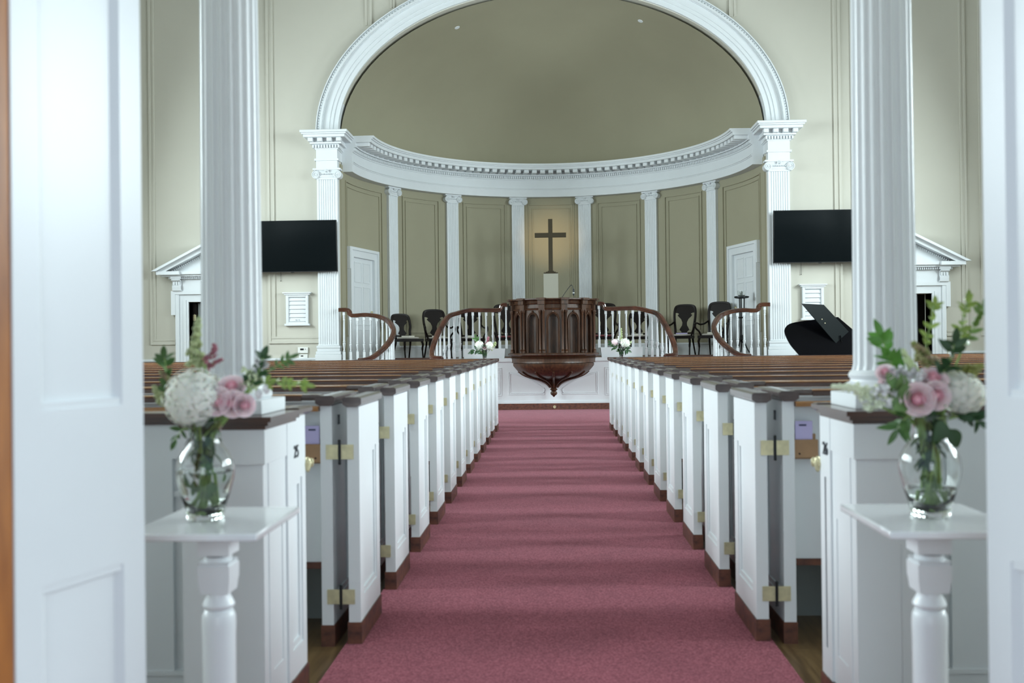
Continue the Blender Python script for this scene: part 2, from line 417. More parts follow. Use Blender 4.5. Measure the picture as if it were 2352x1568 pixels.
MB().lathe([(0.028, 0), (0.028, 0.012), (0.012, 0.012), (0.012, 0.004)], n=16).xf(Matrix.Translation((0.02, 18.64, 0.065)) @ Matrix.Rotation(pi/2, 4, 'X')).build('outlet_ring', BRASS, bb)
# carpet
m = MB(); m.box(-0.875, 0.875, -3.5, 14.9, 0.0, 0.012); m.box(-3.2, 3.2, 14.9, 18.64, 0.0, 0.012)
tag(m.build('carpet', CARPET), 'rose red carpet runner leading up the centre aisle to the pulpit', 'carpet')

# side windows (daylight comes in through them)
n = 0
for s in (-1, 1):
    for yy in WIN_Y:
        n += 1; m = MB(); x = s*9.6
        X = lambda a, b: sorted((s*a, s*b))
        m.box(*X(9.42, 9.6), yy-1.05, yy-0.9, 1.5, 5.9); m.box(*X(9.42, 9.6), yy+0.9, yy+1.05, 1.5, 5.9)
        m.box(*X(9.42, 9.6), yy-1.05, yy+1.05, 5.8, 5.95); m.box(*X(9.38, 9.6), yy-1.1, yy+1.1, 1.4, 1.56)
        fr = st(m.build(f'window_{n}', WHITE2))
        m = MB()
        for q in (-0.3, 0.3): m.box(*X(9.40, 9.43), yy+q-0.015, yy+q+0.015, 1.6, 5.8)
        for q in range(1, 8): m.box(*X(9.40, 9.43), yy-0.9, yy+0.9, 1.6+q*0.52-0.015, 1.6+q*0.52+0.015)
        m.build('muntins', WHITE2, fr)

# ================================================================ FRONT WALL ORDER
def poly_fluted(w, d, nf, fd=0.014):
    """pilaster section in local x,y (front at -y), nf flutes"""
    pts = [(-w/2, 0), (-w/2, -d)]; m_ = w*0.07; p = (w-2*m_)/nf
    for i in range(nf):
        a = -w/2+m_+p*i+p*0.14; b = -w/2+m_+p*(i+1)-p*0.14
        pts += [(a, -d), (a+(b-a)*.2, -d+fd*.75), ((a+b)/2, -d+fd), (b-(b-a)*.2, -d+fd*.75), (b, -d)]
    pts += [(w/2, -d), (w/2, 0)]
    return pts
def volute(m, cx, y, cz, r, s, depth):
    m.prism([(cx+r*cos(2*pi*k/18), cz+r*sin(2*pi*k/18)) for k in range(18)], lambda p: (p[0], y, p[1]), lambda p: (p[0], y+depth, p[1]))
    sp = [(cx+s*(r*(1-0.8*t))*cos(pi/2-t*4.2*pi), y-0.004, cz+(r*(1-0.8*t))*sin(pi/2-t*4.2*pi)) for t in [i/34 for i in range(35)]]
    m.tube(sp, r*0.13, n=5); m.ball((cx, y-0.004, cz), r*0.22, n=8, m=5)
def pilaster(M, w, d, z0, z1, nf, label, group, baseh=0.3, caph=0.19):
    loc = M @ Vector((0, 0, z0)); t = thing('pilaster', label, 'pilaster', loc, group)
    zt = z1-caph
    MB().pz(poly_fluted(w, d, nf), z0+baseh, zt).xf(M).build('shaft', WHITE2, t)
    m = MB(); e = w*0.14
    m.box(-w/2-e, w/2+e, -d-e, 0, z0, z0+baseh*0.42)
    m.box(-w/2-e*.8, w/2+e*.8, -d-e*.8, 0, z0+baseh*.42, z0+baseh*.6)
    m.box(-w/2-e*.45, w/2+e*.45, -d-e*.45, 0, z0+baseh*.6, z0+baseh*.78)
    m.box(-w/2-e*.6, w/2+e*.6, -d-e*.6, 0, z0+baseh*.78, z0+baseh*.92)
    m.box(-w/2-e*.2, w/2+e*.2, -d-e*.2, 0, z0+baseh*.92, z0+baseh)
    m.xf(M).build('base', WHITE2, t, bevel=0.008)
    m = MB(); r = caph*0.36
    m.box(-w/2-r*0.9, w/2+r*0.9, -d-0.05, 0, z1-caph*0.16, z1)
    m.box(-w/2, w/2, -d-0.02, 0, zt, z1-caph*0.16)
    m.box(-w/2, w/2, -d-0.035, 0, zt+caph*.22, zt+caph*.36)
    for s in (-1, 1):
        volute(m, s*(w/2+r*0.12), -d-0.05, z1-caph*0.22-r, r, s, 0.05+d*0.9)
        for q in range(4): m.ball((s*(r*0.2+q*w*0.085), -d-0.035, zt+caph*.47), w*0.035, n=6, m=4)
    for q in (-1, -0.5, 0, 0.5, 1):
        m.ball((q*w*0.09, -d-0.05, z1-caph*0.28+(1-abs(q))*caph*0.10), w*0.045, n=6, m=4, sc=(0.6, 0.6, 1.6))
    m.xf(M).build('capital', WHITE2, t)
    return t
ZE = 4.77            # underside of the entablature
PX = 4.425           # centre of the big pilasters
for s in (-1, 1):
    pilaster(Matrix.Translation((s*PX, WY, 0)), 0.41, 0.14, 0.95, ZE, 8,
             f'tall white fluted pilaster carrying the {SIDE[s]} foot of the great arch', 'arch pilasters', 0.34, 0.22)
    # entablature block above it
    t = thing('impost_block', f'white dentilled cornice block under the {SIDE[s]} end of the great arch', 'cornice', (s*PX, WY, ZE))
    m = MB(); w = 0.21
    m.box(s*PX-w, s*PX+w, WY-0.16, WY, ZE, ZE+.15); m.box(s*PX-w-.03, s*PX+w+.03, WY-0.19, WY, ZE+.15, ZE+.19)
    m.box(s*PX-w, s*PX+w, WY-0.16, WY+.3, ZE+.19, 5.14)
    m.box(s*PX-w-.02, s*PX+w+.02, WY-.18, WY+.3, 5.14, 5.16)
    m.build('frieze', WHITE2, t)
    m = MB(); m.box(s*PX-w-.04, s*PX+w+.04, WY-.20, WY+.3, 5.16, 5.24)
    for i in range(10):
        x = s*PX-w-.055+i*(2*w+.11-.03)/9; m.box(x, x+.03, WY-.24, WY, 5.165, 5.225)
    m.build('dentils', WHITE2, t)
    m = MB()
    m.box(s*PX-w-.10, s*PX+w+.10, WY-.26, WY+.3, 5.24, 5.27); m.box(s*PX-w-.07, s*PX+w+.07, WY-.24, WY+.3, 5.27, 5.346)
    m.build('bed_moulding', WHITE2, t)
    for i in range(4):
        x = s*PX-w-.12+i*(2*w+.24-.10)/3; MB().box(x, x+.10, WY-.36, WY-.24, 5.27, 5.345).build('modillion', WHITE2, t, bevel=.012)
    m = MB(); W_ = w+.20
    pr = [(0, 0), (0, .05), (.02, .055), (.05, .10), (.05, .135), (0, .135)]
    m.box(s*PX-W_, s*PX+W_, WY-.40, WY+.3, 5.345, 5.40)
    m.box(s*PX-W_-.03, s*PX+W_+.03, WY-.43, WY+.3, 5.40, 5.43)
    m.box(s*PX-W_-.055, s*PX+W_+.055, WY-.455, WY+.3, 5.43, 5.48)
    m.build('corona', WHITE2, t, bevel=.008)
# great arch moulding
t = thing('arch_moulding', 'great white elliptical arch moulding framing the apse', 'arch', (0, WY, ZS))
def ring(m, u0, u1, y0, y1, N=96):
    vs = []; fs = []
    for i in range(N+1):
        a = pi*i/N
        for u, y in ((u0, y0), (u1, y0), (u1, y1), (u0, y1)):
            vs.append(((RA+u)*cos(a), y, ZS+.03+(RB+u)*sin(a)))
    for i in range(N):
        for k in range(4):
            k2 = (k+1) % 4; fs.append((i*4+k, i*4+k2, i*4+4+k2, i*4+4+k))
    fs += [(3, 2, 1, 0), (N*4, N*4+1, N*4+2, N*4+3)]; m.add(vs, fs)
m = MB(); ring(m, -0.01, .09, WY-.05, WY+.36); ring(m, .09, .16, WY-.07, WY); ring(m, .16, .29, WY-.085, WY); m.build('face_bands', WHITE2, t)
m = MB(); ring(m, .30, .345, WY-.15, WY); ring(m, .29, .30, WY-.12, WY); ring(m, .345, .42, WY-.10, WY); ring(m, .40, .42, WY-.13, WY); m.build('outer_bead', WHITE2, t)
m = MB()
for i in range(1, 190):
    a = pi*i/190; m.ball(((RA+.37)*cos(a), WY-.10, ZS+.03+(RB+.37)*sin(a)), .026, n=6, m=4)
m.build('egg_ornament', WHITE2, t)
# curved entablature of the apse
t = thing('curved_entablature', 'long curved white entablature with modillions running round the apse', 'cornice', (0, YC+3.9, ZE))
A0 = rad(88)
m = MB(); m.arc(-A0, A0, 4.0, 4.22, ZE, ZE+.17, 0, YC, 70); m.arc(-A0, A0, 3.985, 4.22, ZE+.17, ZE+.19, 0, YC, 70)
m.arc(-A0, A0, 3.965, 4.22, ZE+.19, ZE+.215, 0, YC, 70); m.build('architrave', WHITE2, t)
m = MB(); m.arc(-A0, A0, 4.01, 4.22, ZE+.215, 5.17, 0, YC, 70); m.arc(-A0, A0, 3.985, 4.22, 5.17, 5.19, 0, YC, 70); m.build('frieze', WHITE2, t)
m = MB(); m.arc(-A0, A0, 3.97, 4.22, 5.19, 5.26, 0, YC, 70)
for i in range(236):
    a = -A0+2*A0*(i+.5)/236; m.arc(a-.0042, a+.0042, 3.94, 3.98, 5.195, 5.25, 0, YC, 1)
m.arc(-A0, A0, 3.92, 4.22, 5.26, 5.285, 0, YC, 70); m.arc(-A0, A0, 3.93, 4.22, 5.285, 5.362, 0, YC, 70)
m.build('dentil_band', WHITE2, t)
mo = None
for i in range(59):
    a = -A0+2*A0*(i+.5)/59
    if mo is None:
        mo = MB().box(-.058, .058, -.27, .01, 0, .078).build('modillion', WHITE2, t, bevel=.012)
        mo.data.transform(Matrix.Translation(ORG[t.name])); q = mo
    else:
        q = mo.copy(); COL.objects.link(q)
    q.location = Vector((3.93*sin(a), YC+3.93*cos(a), 5.285)) - ORG[t.name]; q.rotation_euler = (0, 0, -a)
m = MB(); m.arc(-A0, A0, 3.62, 4.22, 5.36, 5.42, 0, YC, 70); m.arc(-A0, A0, 3.59, 4.22, 5.42, 5.445, 0, YC, 70); m.arc(-A0, A0, 3.56, 4.22, 5.445, 5.49, 0, YC, 70)
m.build('corona', WHITE2, t)
# apse pilasters
nms = {-58: 'leftmost of the six inside the apse', -33.9: 'second from left inside the apse', -11.1: 'just left of the cross',
       11.1: 'just right of the cross', 33.9: 'second from right inside the apse', 58: 'rightmost of the six inside the apse'}
for a, lab in nms.items():
    M_ = Matrix.Translation((4.2*sin(rad(a)), YC+4.2*cos(rad(a)), 0)) @ Matrix.Rotation(-rad(a), 4, 'Z')
    pilaster(M_, 0.30, 0.07, PZ, ZE, 6, 'slim white fluted pilaster with scrolled capital, '+lab, 'apse pilasters', 0.3, 0.19)
# apse doors
def panel_door(m, x0, x1, z0, z1, y, rows=((.04, .30), (.34, .72), (.76, .96)), cols=2, d=.012):
    W_ = x1-x0; H_ = z1-z0
    for a, b in rows:
        for c in range(cols):
            p0 = x0+W_*(.12+c*.42); p1 = p0+W_*.34
            if cols == 1: p0, p1 = x0+W_*.16, x1-W_*.16
            q0, q1 = z0+H_*a, z0+H_*b
            for (aa, bb, cc, dd) in ((p0, p1, q0, q0+.02), (p0, p1, q1-.02, q1), (p0, p0+.02, q0+.02, q1-.02), (p1-.02, p1, q0+.02, q1-.02)):
                m.box(aa, bb, y-d, y, cc, dd)
for s in (-1, 1):
    a = rad(s*75.5); M_ = Matrix.Translation((4.13*sin(a), YC+4.13*cos(a), 0)) @ Matrix.Rotation(-a, 4, 'Z')
    m = MB(); W_ = .66; H = 3.26
    m.box(-W_, -W_+.16, -.06, .06, PZ, H); m.box(W_-.16, W_, -.06, .06, PZ, H); m.box(-W_+.16, W_-.16, -.06, .06, H-.17, H)
    m.box(-W_-.03, -W_+.04, -.09, .06, PZ, H-.03); m.box(W_-.04, W_+.03, -.09, .06, PZ, H-.03); m.box(-W_-.03, W_+.03, -.09, .06, H-.03, H+.03)
    m.box(-W_-.05, -W_+.02, -.08, .06, H-.42, H+.03); m.box(W_-.02, W_+.05, -.08, .06, H-.42, H+.03)
    d = st(m.xf(M_).build(f'door_{1 if s < 0 else 2}', WHITE2, loc=M_ @ Vector((0, 0, PZ))))
    m = MB(); m.box(-W_+.16, W_-.16, 0.0, .04, PZ, H-.17); panel_door(m, -W_+.16, W_-.16, PZ, H-.17, 0.0)
    m.xf(M_).build('door_panel', WHITE2, d)
    MB().ball((s*-.40 if s > 0 else .40, -.03, PZ+1.0), .03).xf(M_).build('door_knob', BRASS, d)
# pedimented side doorways
for s in (-1, 1):
    cx = -6.83 if s < 0 else 6.92; top = 2.17 if s < 0 else 2.15; dn = 3 if s < 0 else 4; w = .44
    m = MB(); y = WY
    for q in (-1, 1):
        X = lambda a, b: sorted((cx+q*a, cx+q*b))
        m.box(*X(w, w+.22), y-.05, y, 0, top); m.box(*X(w+.04, w+.09), y-.07, y, 0, top+.04); m.box(*X(w+.18, w+.25), y-.085, y, 0, top+.15)
        m.box(*X(w+.25, w+.33), y-.10, y, top-.26, top+.15)
        m.box(*X(w-.0, w+.02), y, y+.3, 0, top)
    m.box(cx-w-.22, cx+w+.22, y-.05, y, top, top+.22); m.box(cx-w-.33, cx+w+.33, y-.10, y, top+.15, top+.22)
    d = st(m.build(f'door_{dn}', WHITE2, loc=(cx, y, 0)))
    m = MB(); m.box(cx-w-.26, cx+w+.26, y-.08, y, top+.22, top+.46)
    m.build('frieze', WHITE2, d)
    m = MB(); m.box(cx-.92, cx+.92, y-.20, y, top+.50, top+.54); m.box(cx-.96, cx+.96, y-.26, y, top+.54, top+.60)
    for q in (-1, 1): m.box(*sorted((cx+q*.52, cx+q*.98)), y-.32, y, top+.53, top+.60)
    for i in range(40):
        x = cx-.78+i*.04; m.box(x-.01, x+.01, y-.16, y-.05, top+.455, top+.495)
    m.build('cornice', WHITE2, d)
    for q in (-1, 1):
        b = MB(); x = cx+q*.64
        b.sweep([(-.085, -.0), (.085, -.0), (.085, .035), (-.085, .035)], [(x, y-.05, top+.23), (x, y-.12, top+.25), (x, y-.12, top+.30), (x, y-.09, top+.35), (x, y-.11, top+.42), (x, y-.19, top+.46)], side=(1, 0, 0))
        b.box(x-.10, x+.10, y-.21, y, top+.455, top+.50); b.box(x-.08, x+.08, y-.07, y, top+.23, top+.46)
        for e in (-.05, 0, .05): b.ball((x+e, y-.14, top+.36), .03, n=8, m=5, sc=(.7, .5, 2))
        b.build('bracket', WHITE2, d)
    m = MB()
    for q in (-1, 1):
        x0, z0 = cx+q*1.07, top+.60; x1, z1 = cx, top+.60+.55
        dx = (x1-x0); 
        m.prism([(x0, z0), (x1, z1), (x1, z1-.05), (x0+q*-.10, z0)], lambda p: (p[0], y-.36, p[1]), lambda p: (p[0], y, p[1]))
        m.prism([(x0-q*.08, z0), (x1, z1-.045), (x1, z1-.14), (x0+q*-.26, z0)], lambda p: (p[0], y-.28, p[1]), lambda p: (p[0], y, p[1]))
    m.prism([(cx-.8, top+.6), (cx, top+1.01), (cx+.8, top+.6)], lambda p: (p[0], y-.10, p[1]), lambda p: (p[0], y, p[1]))
    for q in (-1, 1):
        for i in range(20):
            u = (i+.5)/20; x = cx+q*(.74-.74*u); z = top+.60+.36*u
            m.box(x-.009, x+.009, y-.14, y-.09, z-.005, z+.03)
    m.build('pediment', WHITE2, d)
    # small dark room behind
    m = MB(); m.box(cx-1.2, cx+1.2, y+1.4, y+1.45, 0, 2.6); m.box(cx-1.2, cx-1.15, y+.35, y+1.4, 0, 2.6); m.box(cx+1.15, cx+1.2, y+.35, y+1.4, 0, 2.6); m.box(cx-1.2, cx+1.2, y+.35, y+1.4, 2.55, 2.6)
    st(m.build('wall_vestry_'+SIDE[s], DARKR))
    if s < 0:   # the left door leaf stands open into the dark room
        a = rad(38); Mh = Matrix.Translation((cx-w+.10, y+.20, 0)) @ Matrix.Rotation(a, 4, 'Z')
        m = MB().box(0, .80, -.045, 0, .02, top-.02)
        for (z0_, z1_) in ((.2, .85), (.95, 1.45), (1.55, 2.0)):
            for x0_ in (.10, .44): pass
        panel_door(m, 0, .80, .02, top-.02, -.045)
        m.xf(Mh).build('door_leaf', GREYD, d)
        b = MB(); b.box(cx-w+.02, cx-w+.10, y+.14, y+.20, .02, top-.02); b.build('door_edge', CHAIRW, d)
        b = MB(); b.box(cx-w+.03, cx-w+.09, y+.13, y+.14, 1.80, 1.92); b.tube([(cx-w+.06, y+.125, 1.79), (cx-w+.06, y+.125, 1.93)], .008); b.build('hinge', BRASS, d)

# ================================================================ WALL THINGS
def television(cx, cz, y, label):
    t = thing('television', label, 'television', (cx, y, cz-.5), 'wall televisions')
    R = Matrix.Translation((cx, y, cz)) @ Matrix.Rotation(rad(4), 4, 'X')
    W_, H_ = .89, .505
    MB().box(-W_, W_, 0, .05, -H_, H_).xf(R).build('body', BEZEL, t, bevel=.004)
    MB().box(-W_+.012, W_-.012, -.003, .002, -H_+.016, H_-.010).xf(R).build('screen', SCREEN, t)
    MB().box(-.03, .03, -.004, .02, -H_-.012, -H_).xf(R).build('sensor', BEZEL, t)
    MB().box(-.25, .25, .05, .24, -.2, .2).xf(R).build('wall_mount', IRON, t)
P = at(774, 564, 19.2); television(P.x-.895, P.z, 19.2, 'black flat television on the wall over the louvred box, left side')
P = at(1776, 544, 19.2); television(P.x+.895, P.z, 19.2, 'black flat television on the wall above the piano, right side')
for (x, y0, y1, lab, k) in ((645, 624, 645, 'left', 1), (1840, 600, 630, 'right', 2)):
    a = at(x, y0-14, WY-.02); b = at(x, y1, WY-.02)
    tag(MB().tube([a, (a+b)/2, b], .0035, n=5).ball(b, .009).build('cord', IRON), f'short thin dark cord hanging under the {lab} television', 'cord', 'television cords')
def board_box(x0, x1, y0, y1, label):
    a = at(x0, y1, WY); b = at(x1, y0, WY); X0, X1, Z0, Z1 = a.x, b.x, a.z, b.z; y = WY
    t = thing('hymn_board', label, 'board', ((X0+X1)/2, y, Z0), 'louvred white wall boards')
    m = MB()
    m.box(X0, X0+.05, y-.07, y, Z0, Z1); m.box(X1-.05, X1, y-.07, y, Z0, Z1); m.box(X0+.05, X1-.05, y-.07, y, Z0, Z0+.06); m.box(X0+.05, X1-.05, y-.07, y, Z1-.07, Z1)
    m.box(X0-.03, X1+.03, y-.09, y, Z1-.03, Z1); m.box(X0-.06, X1+.06, y-.11, y, Z1, Z1+.025); m.box(X0-.03, X1+.03, y-.09, y, Z0-.02, Z0+.02)
    m.build('frame', WHITE2, t, bevel=.006)
    N = 6; h = (Z1-Z0-.13)/N
    for i in range(N):
        z = Z0+.06+i*h
        MB().px([(y-.02, z+.006), (y-.05, z+.008), (y-.03, z+h-.002), (y-.02, z+h-.002)], X0+.05, X1-.05).build('slat', WHITE2, t)
    MB().box(X0+.05, X1-.05, y-.02, y, Z0+.05, Z1-.06).build('backing', WHITE2, t)
    xc = (X0+X1)/2
    for q in (-.03, .03): MB().ball((xc+q, y-.06, Z0+.10), .014).build('knob', WHITE2, t)
board_box(659, 709, 674, 746, 'white slatted hymn board on the beige wall below the left television')
board_box(1842, 1890, 655, 733, 'white slatted hymn board on the wall behind the black piano lid')
a = at(685, 811, WY); b = at(708, 797, WY)
t = thing('thermostat', 'small white thermostat low on the wall beside the left arch pilaster', 'thermostat', (a.x, WY, a.z))
MB().box(a.x, b.x, WY-.035, WY, a.z, b.z).build('housing', PLAST, t, bevel=.004)
MB().box(a.x+.05, a.x+.12, WY-.038, WY-.03, b.z-.06, b.z-.025).build('display', IRON, t)
MB().box(a.x+.15, a.x+.158, WY-.04, WY-.03, b.z-.05, b.z-.03).build('button', IRON, t)
a = at(687, 822, WY); b = at(707, 813, WY)
t = thing('wall_switch', 'tiny white switch plate just below the thermostat', 'switch', (a.x, WY, a.z))
MB().box(a.x, b.x, WY-.02, WY, a.z, b.z).build('plate', PLAST, t, bevel=.003)
MB().box(a.x+.04, a.x+.09, WY-.026, WY-.015, a.z+.03, a.z+.05).build('toggle', IRON, t)

# ================================================================ PEWS
SP = 0.9
ORD = ['first', 'second', 'third', 'fourth', 'fifth', 'sixth', 'seventh', 'eighth', 'ninth', 'tenth', 'eleventh', 'twelfth']
PEW_L = 5.75       # length outward from the aisle
def leafpanel(m, x0, x1, y0, y1, z0, z1, face, stile=.075, rail=.10, top=.19):
    """framed panel leaf lying along Y, recessed both faces"""
    t = .012
    m.box(x0, x1, y0, y0+stile, z0, z1); m.box(x0, x1, y1-stile, y1, z0, z1)
    m.box(x0, x1, y0+stile, y1-stile, z0, z0+rail); m.box(x0, x1, y0+stile, y1-stile, z1-top, z1)
    m.box(x0+t, x1-t, y0+stile, y1-stile, z0+rail, z1-top)
    for xx, dx in ((x0, 1), (x1, -1)):
        e = .022
        for (a, b, c, d) in ((y0+stile, y0+stile+e, z0+rail, z1-top), (y1-stile-e, y1-stile, z0+rail, z1-top), (y0+stile+e, y1-stile-e, z0+rail, z0+rail+e), (y0+stile+e, y1-stile-e, z1-top-e, z1-top)):
            lo, hi = sorted((xx+dx*.005, xx+dx*t)); m.box(lo, hi, a, b, c, d)
def cap(m, xc, hw_top, y0, y1, z0, z1, hw_bot=None, ch=.012):
    hw_bot = hw_bot or hw_top-.018
    pr = [(-hw_bot, z0), (hw_bot, z0), (hw_top, z0+.012), (hw_top, z1-.006), (hw_top-.01, z1), (-hw_top+.01, z1), (-hw_top, z1-.006), (-hw_top, z0+.012)]
    m.prism(pr, lambda p: (xc+p[0], y0, p[1]), lambda p: (xc+p[0], y1, p[1]))
def hinge(parent, s, xc, y, z):
    h = MB().tube([(xc, y-.006, z-.043), (xc, y-.006, z+.043)], .006, n=8).ball((xc, y-.006, z+.046), .007, n=6, m=4).ball((xc, y-.006, z-.046), .007, n=6, m=4)
    b = MB().box(xc-.057, xc-.006, y-.004, y, z-.030, z+.030).box(xc+.006, xc+.057, y-.004, y, z-.030, z+.030)
    hb = b.build('hinge', BRASS, parent); h.build('hinge_pin', IRON, hb)
def make_pew(s, y0):
    t = thing('box_pew', 'x', 'pew', (s*.945, y0, 0), f'open box pews, {SIDE[s]} of the aisle')
    X = lambda a, b: sorted((s*a, s*b))
    # fixed end panel
    m = MB(); x0, x1 = X(.923, .972); leafpanel(m, x0, x1, y0, y0+.42, .085, .99, s); ep = m.build('end_panel', WHITE, t)
    m = MB(); cap(m, s*.9475, .040, y0-.022, y0+.43, .99, 1.032); m.build('end_cap', CAPW, t)
    m = MB(); m.box(*X(.919, .976), y0-.004, y0+.424, 0, .088); m.build('plinth', BASEW, t)
    m = MB(); m.px([(y0+.115, .905), (y0+.137, .905), (y0+.133, .925), (y0+.137, .945), (y0+.115, .945), (y0+.119, .925)], *X(.918, .924)); m.build('number_plate', INK, t)
    m = MB(); m.px([(y0+.418, .72), (y0+.426, .72), (y0+.426, .80), (y0+.418, .80)], *X(.925, .957)); m.build('latch_plate', BRASS, t)
    # back board with cap rail and ledge
    m = MB(); m.box(*X(.967, .945+PEW_L), y0+.075, y0+.105, .33, 1.0); m.box(*X(.967, .945+PEW_L), y0+.105, y0+.125, .44, .95)
    m.build('backrest', WHITE, t)
    m = MB()
    pr = [(y0+.052, 1.010), (y0+.126, 1.010), (y0+.130, 1.020), (y0+.126, 1.034), (y0+.056, 1.034), (y0+.048, 1.026), (y0+.048, 1.016)]
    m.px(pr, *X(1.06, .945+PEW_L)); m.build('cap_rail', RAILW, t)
    m = MB(); m.px([(y0+.040, 1.008), (y0+.050, 1.006), (y0+.050, 1.028), (y0+.043, 1.031), (y0+.038, 1.024)], *X(1.06, .945+PEW_L)); m.build('rail_front_shade', WOOD, t)  # dark strip added so the rail front reads as shaded under its lit top
    m = MB(); m.px(pr, *X(.985, 1.06)); m.build('rail_end', CAPW, t)
    m = MB(); m.px([(y0-.02, .968), (y0+.076, .968), (y0+.076, .985), (y0-.01, .990), (y0-.02, .986)], *X(.975, .945+PEW_L)); m.build('book_ledge', RAILW, t)
    m = MB(); m.box(*X(.967, .945+PEW_L), y0+.066, y0+.112, .305, .332); m.build('lower_rail', BASEW, t)
    m = MB(); m.box(*X(.967, .945+PEW_L), y0+.112, y0+.50, .40, .435); m.build('seat', WHITE2, t)
    m = MB(); m.box(*X(.967, .945+PEW_L), y0+.42, y0+.44, 0.0, .40); m.build('seat_support', GREYD, t)
    # the opened door folded flat against the end panel
    m = MB(); x0, x1 = X(.811, .860); leafpanel(m, x0, x1, y0, y0+.46, .098, .985, s)
    d = m.build('pew_door', WHITE, t)
    m = MB(); cap(m, s*.8355, .039, y0-.024, y0+.47, .985, 1.026); m.build('door_cap', CAPW, d)
    m = MB(); m.box(*X(.806, .865), y0-.005, y0+.463, .0125, .100); m.build('kick_block', BASEW, d)
    for z in (.80, .205): hinge(d, s, s*.8915, y0-.001, z)
    return t
PEW_Y = {-1: 4.034, 1: 4.080}
def pew_label(s, n):
    return f'white box pew with opened door, {ORD[n]} from the camera on the {SIDE[s]} side'
for s in (-1, 1):
    p0 = make_pew(s, PEW_Y[s])
    for n in range(12):
        p = p0 if n == 0 else copy_tree(p0)
        p.location.y = PEW_Y[s]+SP*n; p['label'] = pew_label(s, n)
    # card holder on the first back
    y = PEW_Y[s]+.074; X = lambda a, b: sorted((s*a, s*b))
    t = thing('card_holder', f'tan wooden card holder on the white pew back, {SIDE[s]} side', 'card holder', (s*1.02, y, .745), 'pew card holders')
    MB().box(*X(.972, 1.075), y-.05, y-.042, .75, .83).build('front_board', HOLDER, t, bevel=.003)
    MB().box(*X(.972, 1.075), y-.008, y, .75, .85).box(*X(.972, 1.075), y-.05, y, .75, .757).build('back_board', HOLDER, t, bevel=.002)
    MB().ball((s*.998, y-.052, .772), .004).build('screw', IRON, t)
    t = thing('offering_envelopes', f'lavender printed cards standing in the tan holder, {SIDE[s]} side', 'cards', (s*1.02, y, .76), 'pew cards')
    for q in range(4):
        MB().box(*X(.985+q*.001, 1.055), y-.036+q*.007, y-.033+q*.007, .76, .905-q*.006).build('card', LAV, t)
    MB().box(*X(1.00, 1.03), y-.0372, y-.0358, .885, .892).build('print', NAVY, t)
    t = MB().tube([(s*.992, y-.030, .77), (s*.992, y-.024, .858)], .0035, n=6).lathe([(.0035, 0), (.0008, .014)], cx=s*.992, cy=y-.024, z=.856, n=6)
    tag(t.build('pencil', mat('pencil_paint', (.65, .32, .15), .4)), f'short pencil standing in the tan card holder, {SIDE[s]} side', 'pencil', 'pew pencils')
# front screen beyond the last pews
for s in (-1, 1):
    y0 = PEW_Y[s]+12*SP; X = lambda a, b: sorted((s*a, s*b))
    t = thing('pew_screen', f'white panelled screen closing off the front pew, {SIDE[s]} of the aisle', 'screen', (s*3.5, y0, 0), 'front pew screens')
    m = MB(); m.box(*X(.85, 7.2), y0, y0+.06, 0.012, .995); m.build('panel', WHITE, t)
    m = MB(); m.px([(y0-.05, .995), (y0+.11, .995), (y0+.125, 1.01), (y0+.125, 1.035), (y0-.065, 1.035), (y0-.065, 1.01)], *X(.82, 7.25)); m.build('top_rail', WOOD, t)
    m = MB(); m.px([(y0-.03, .93), (y0, .93), (y0, .96), (y0-.03, .955)], *X(.9, 7.2)); m.build('ledge', RAILW, t)
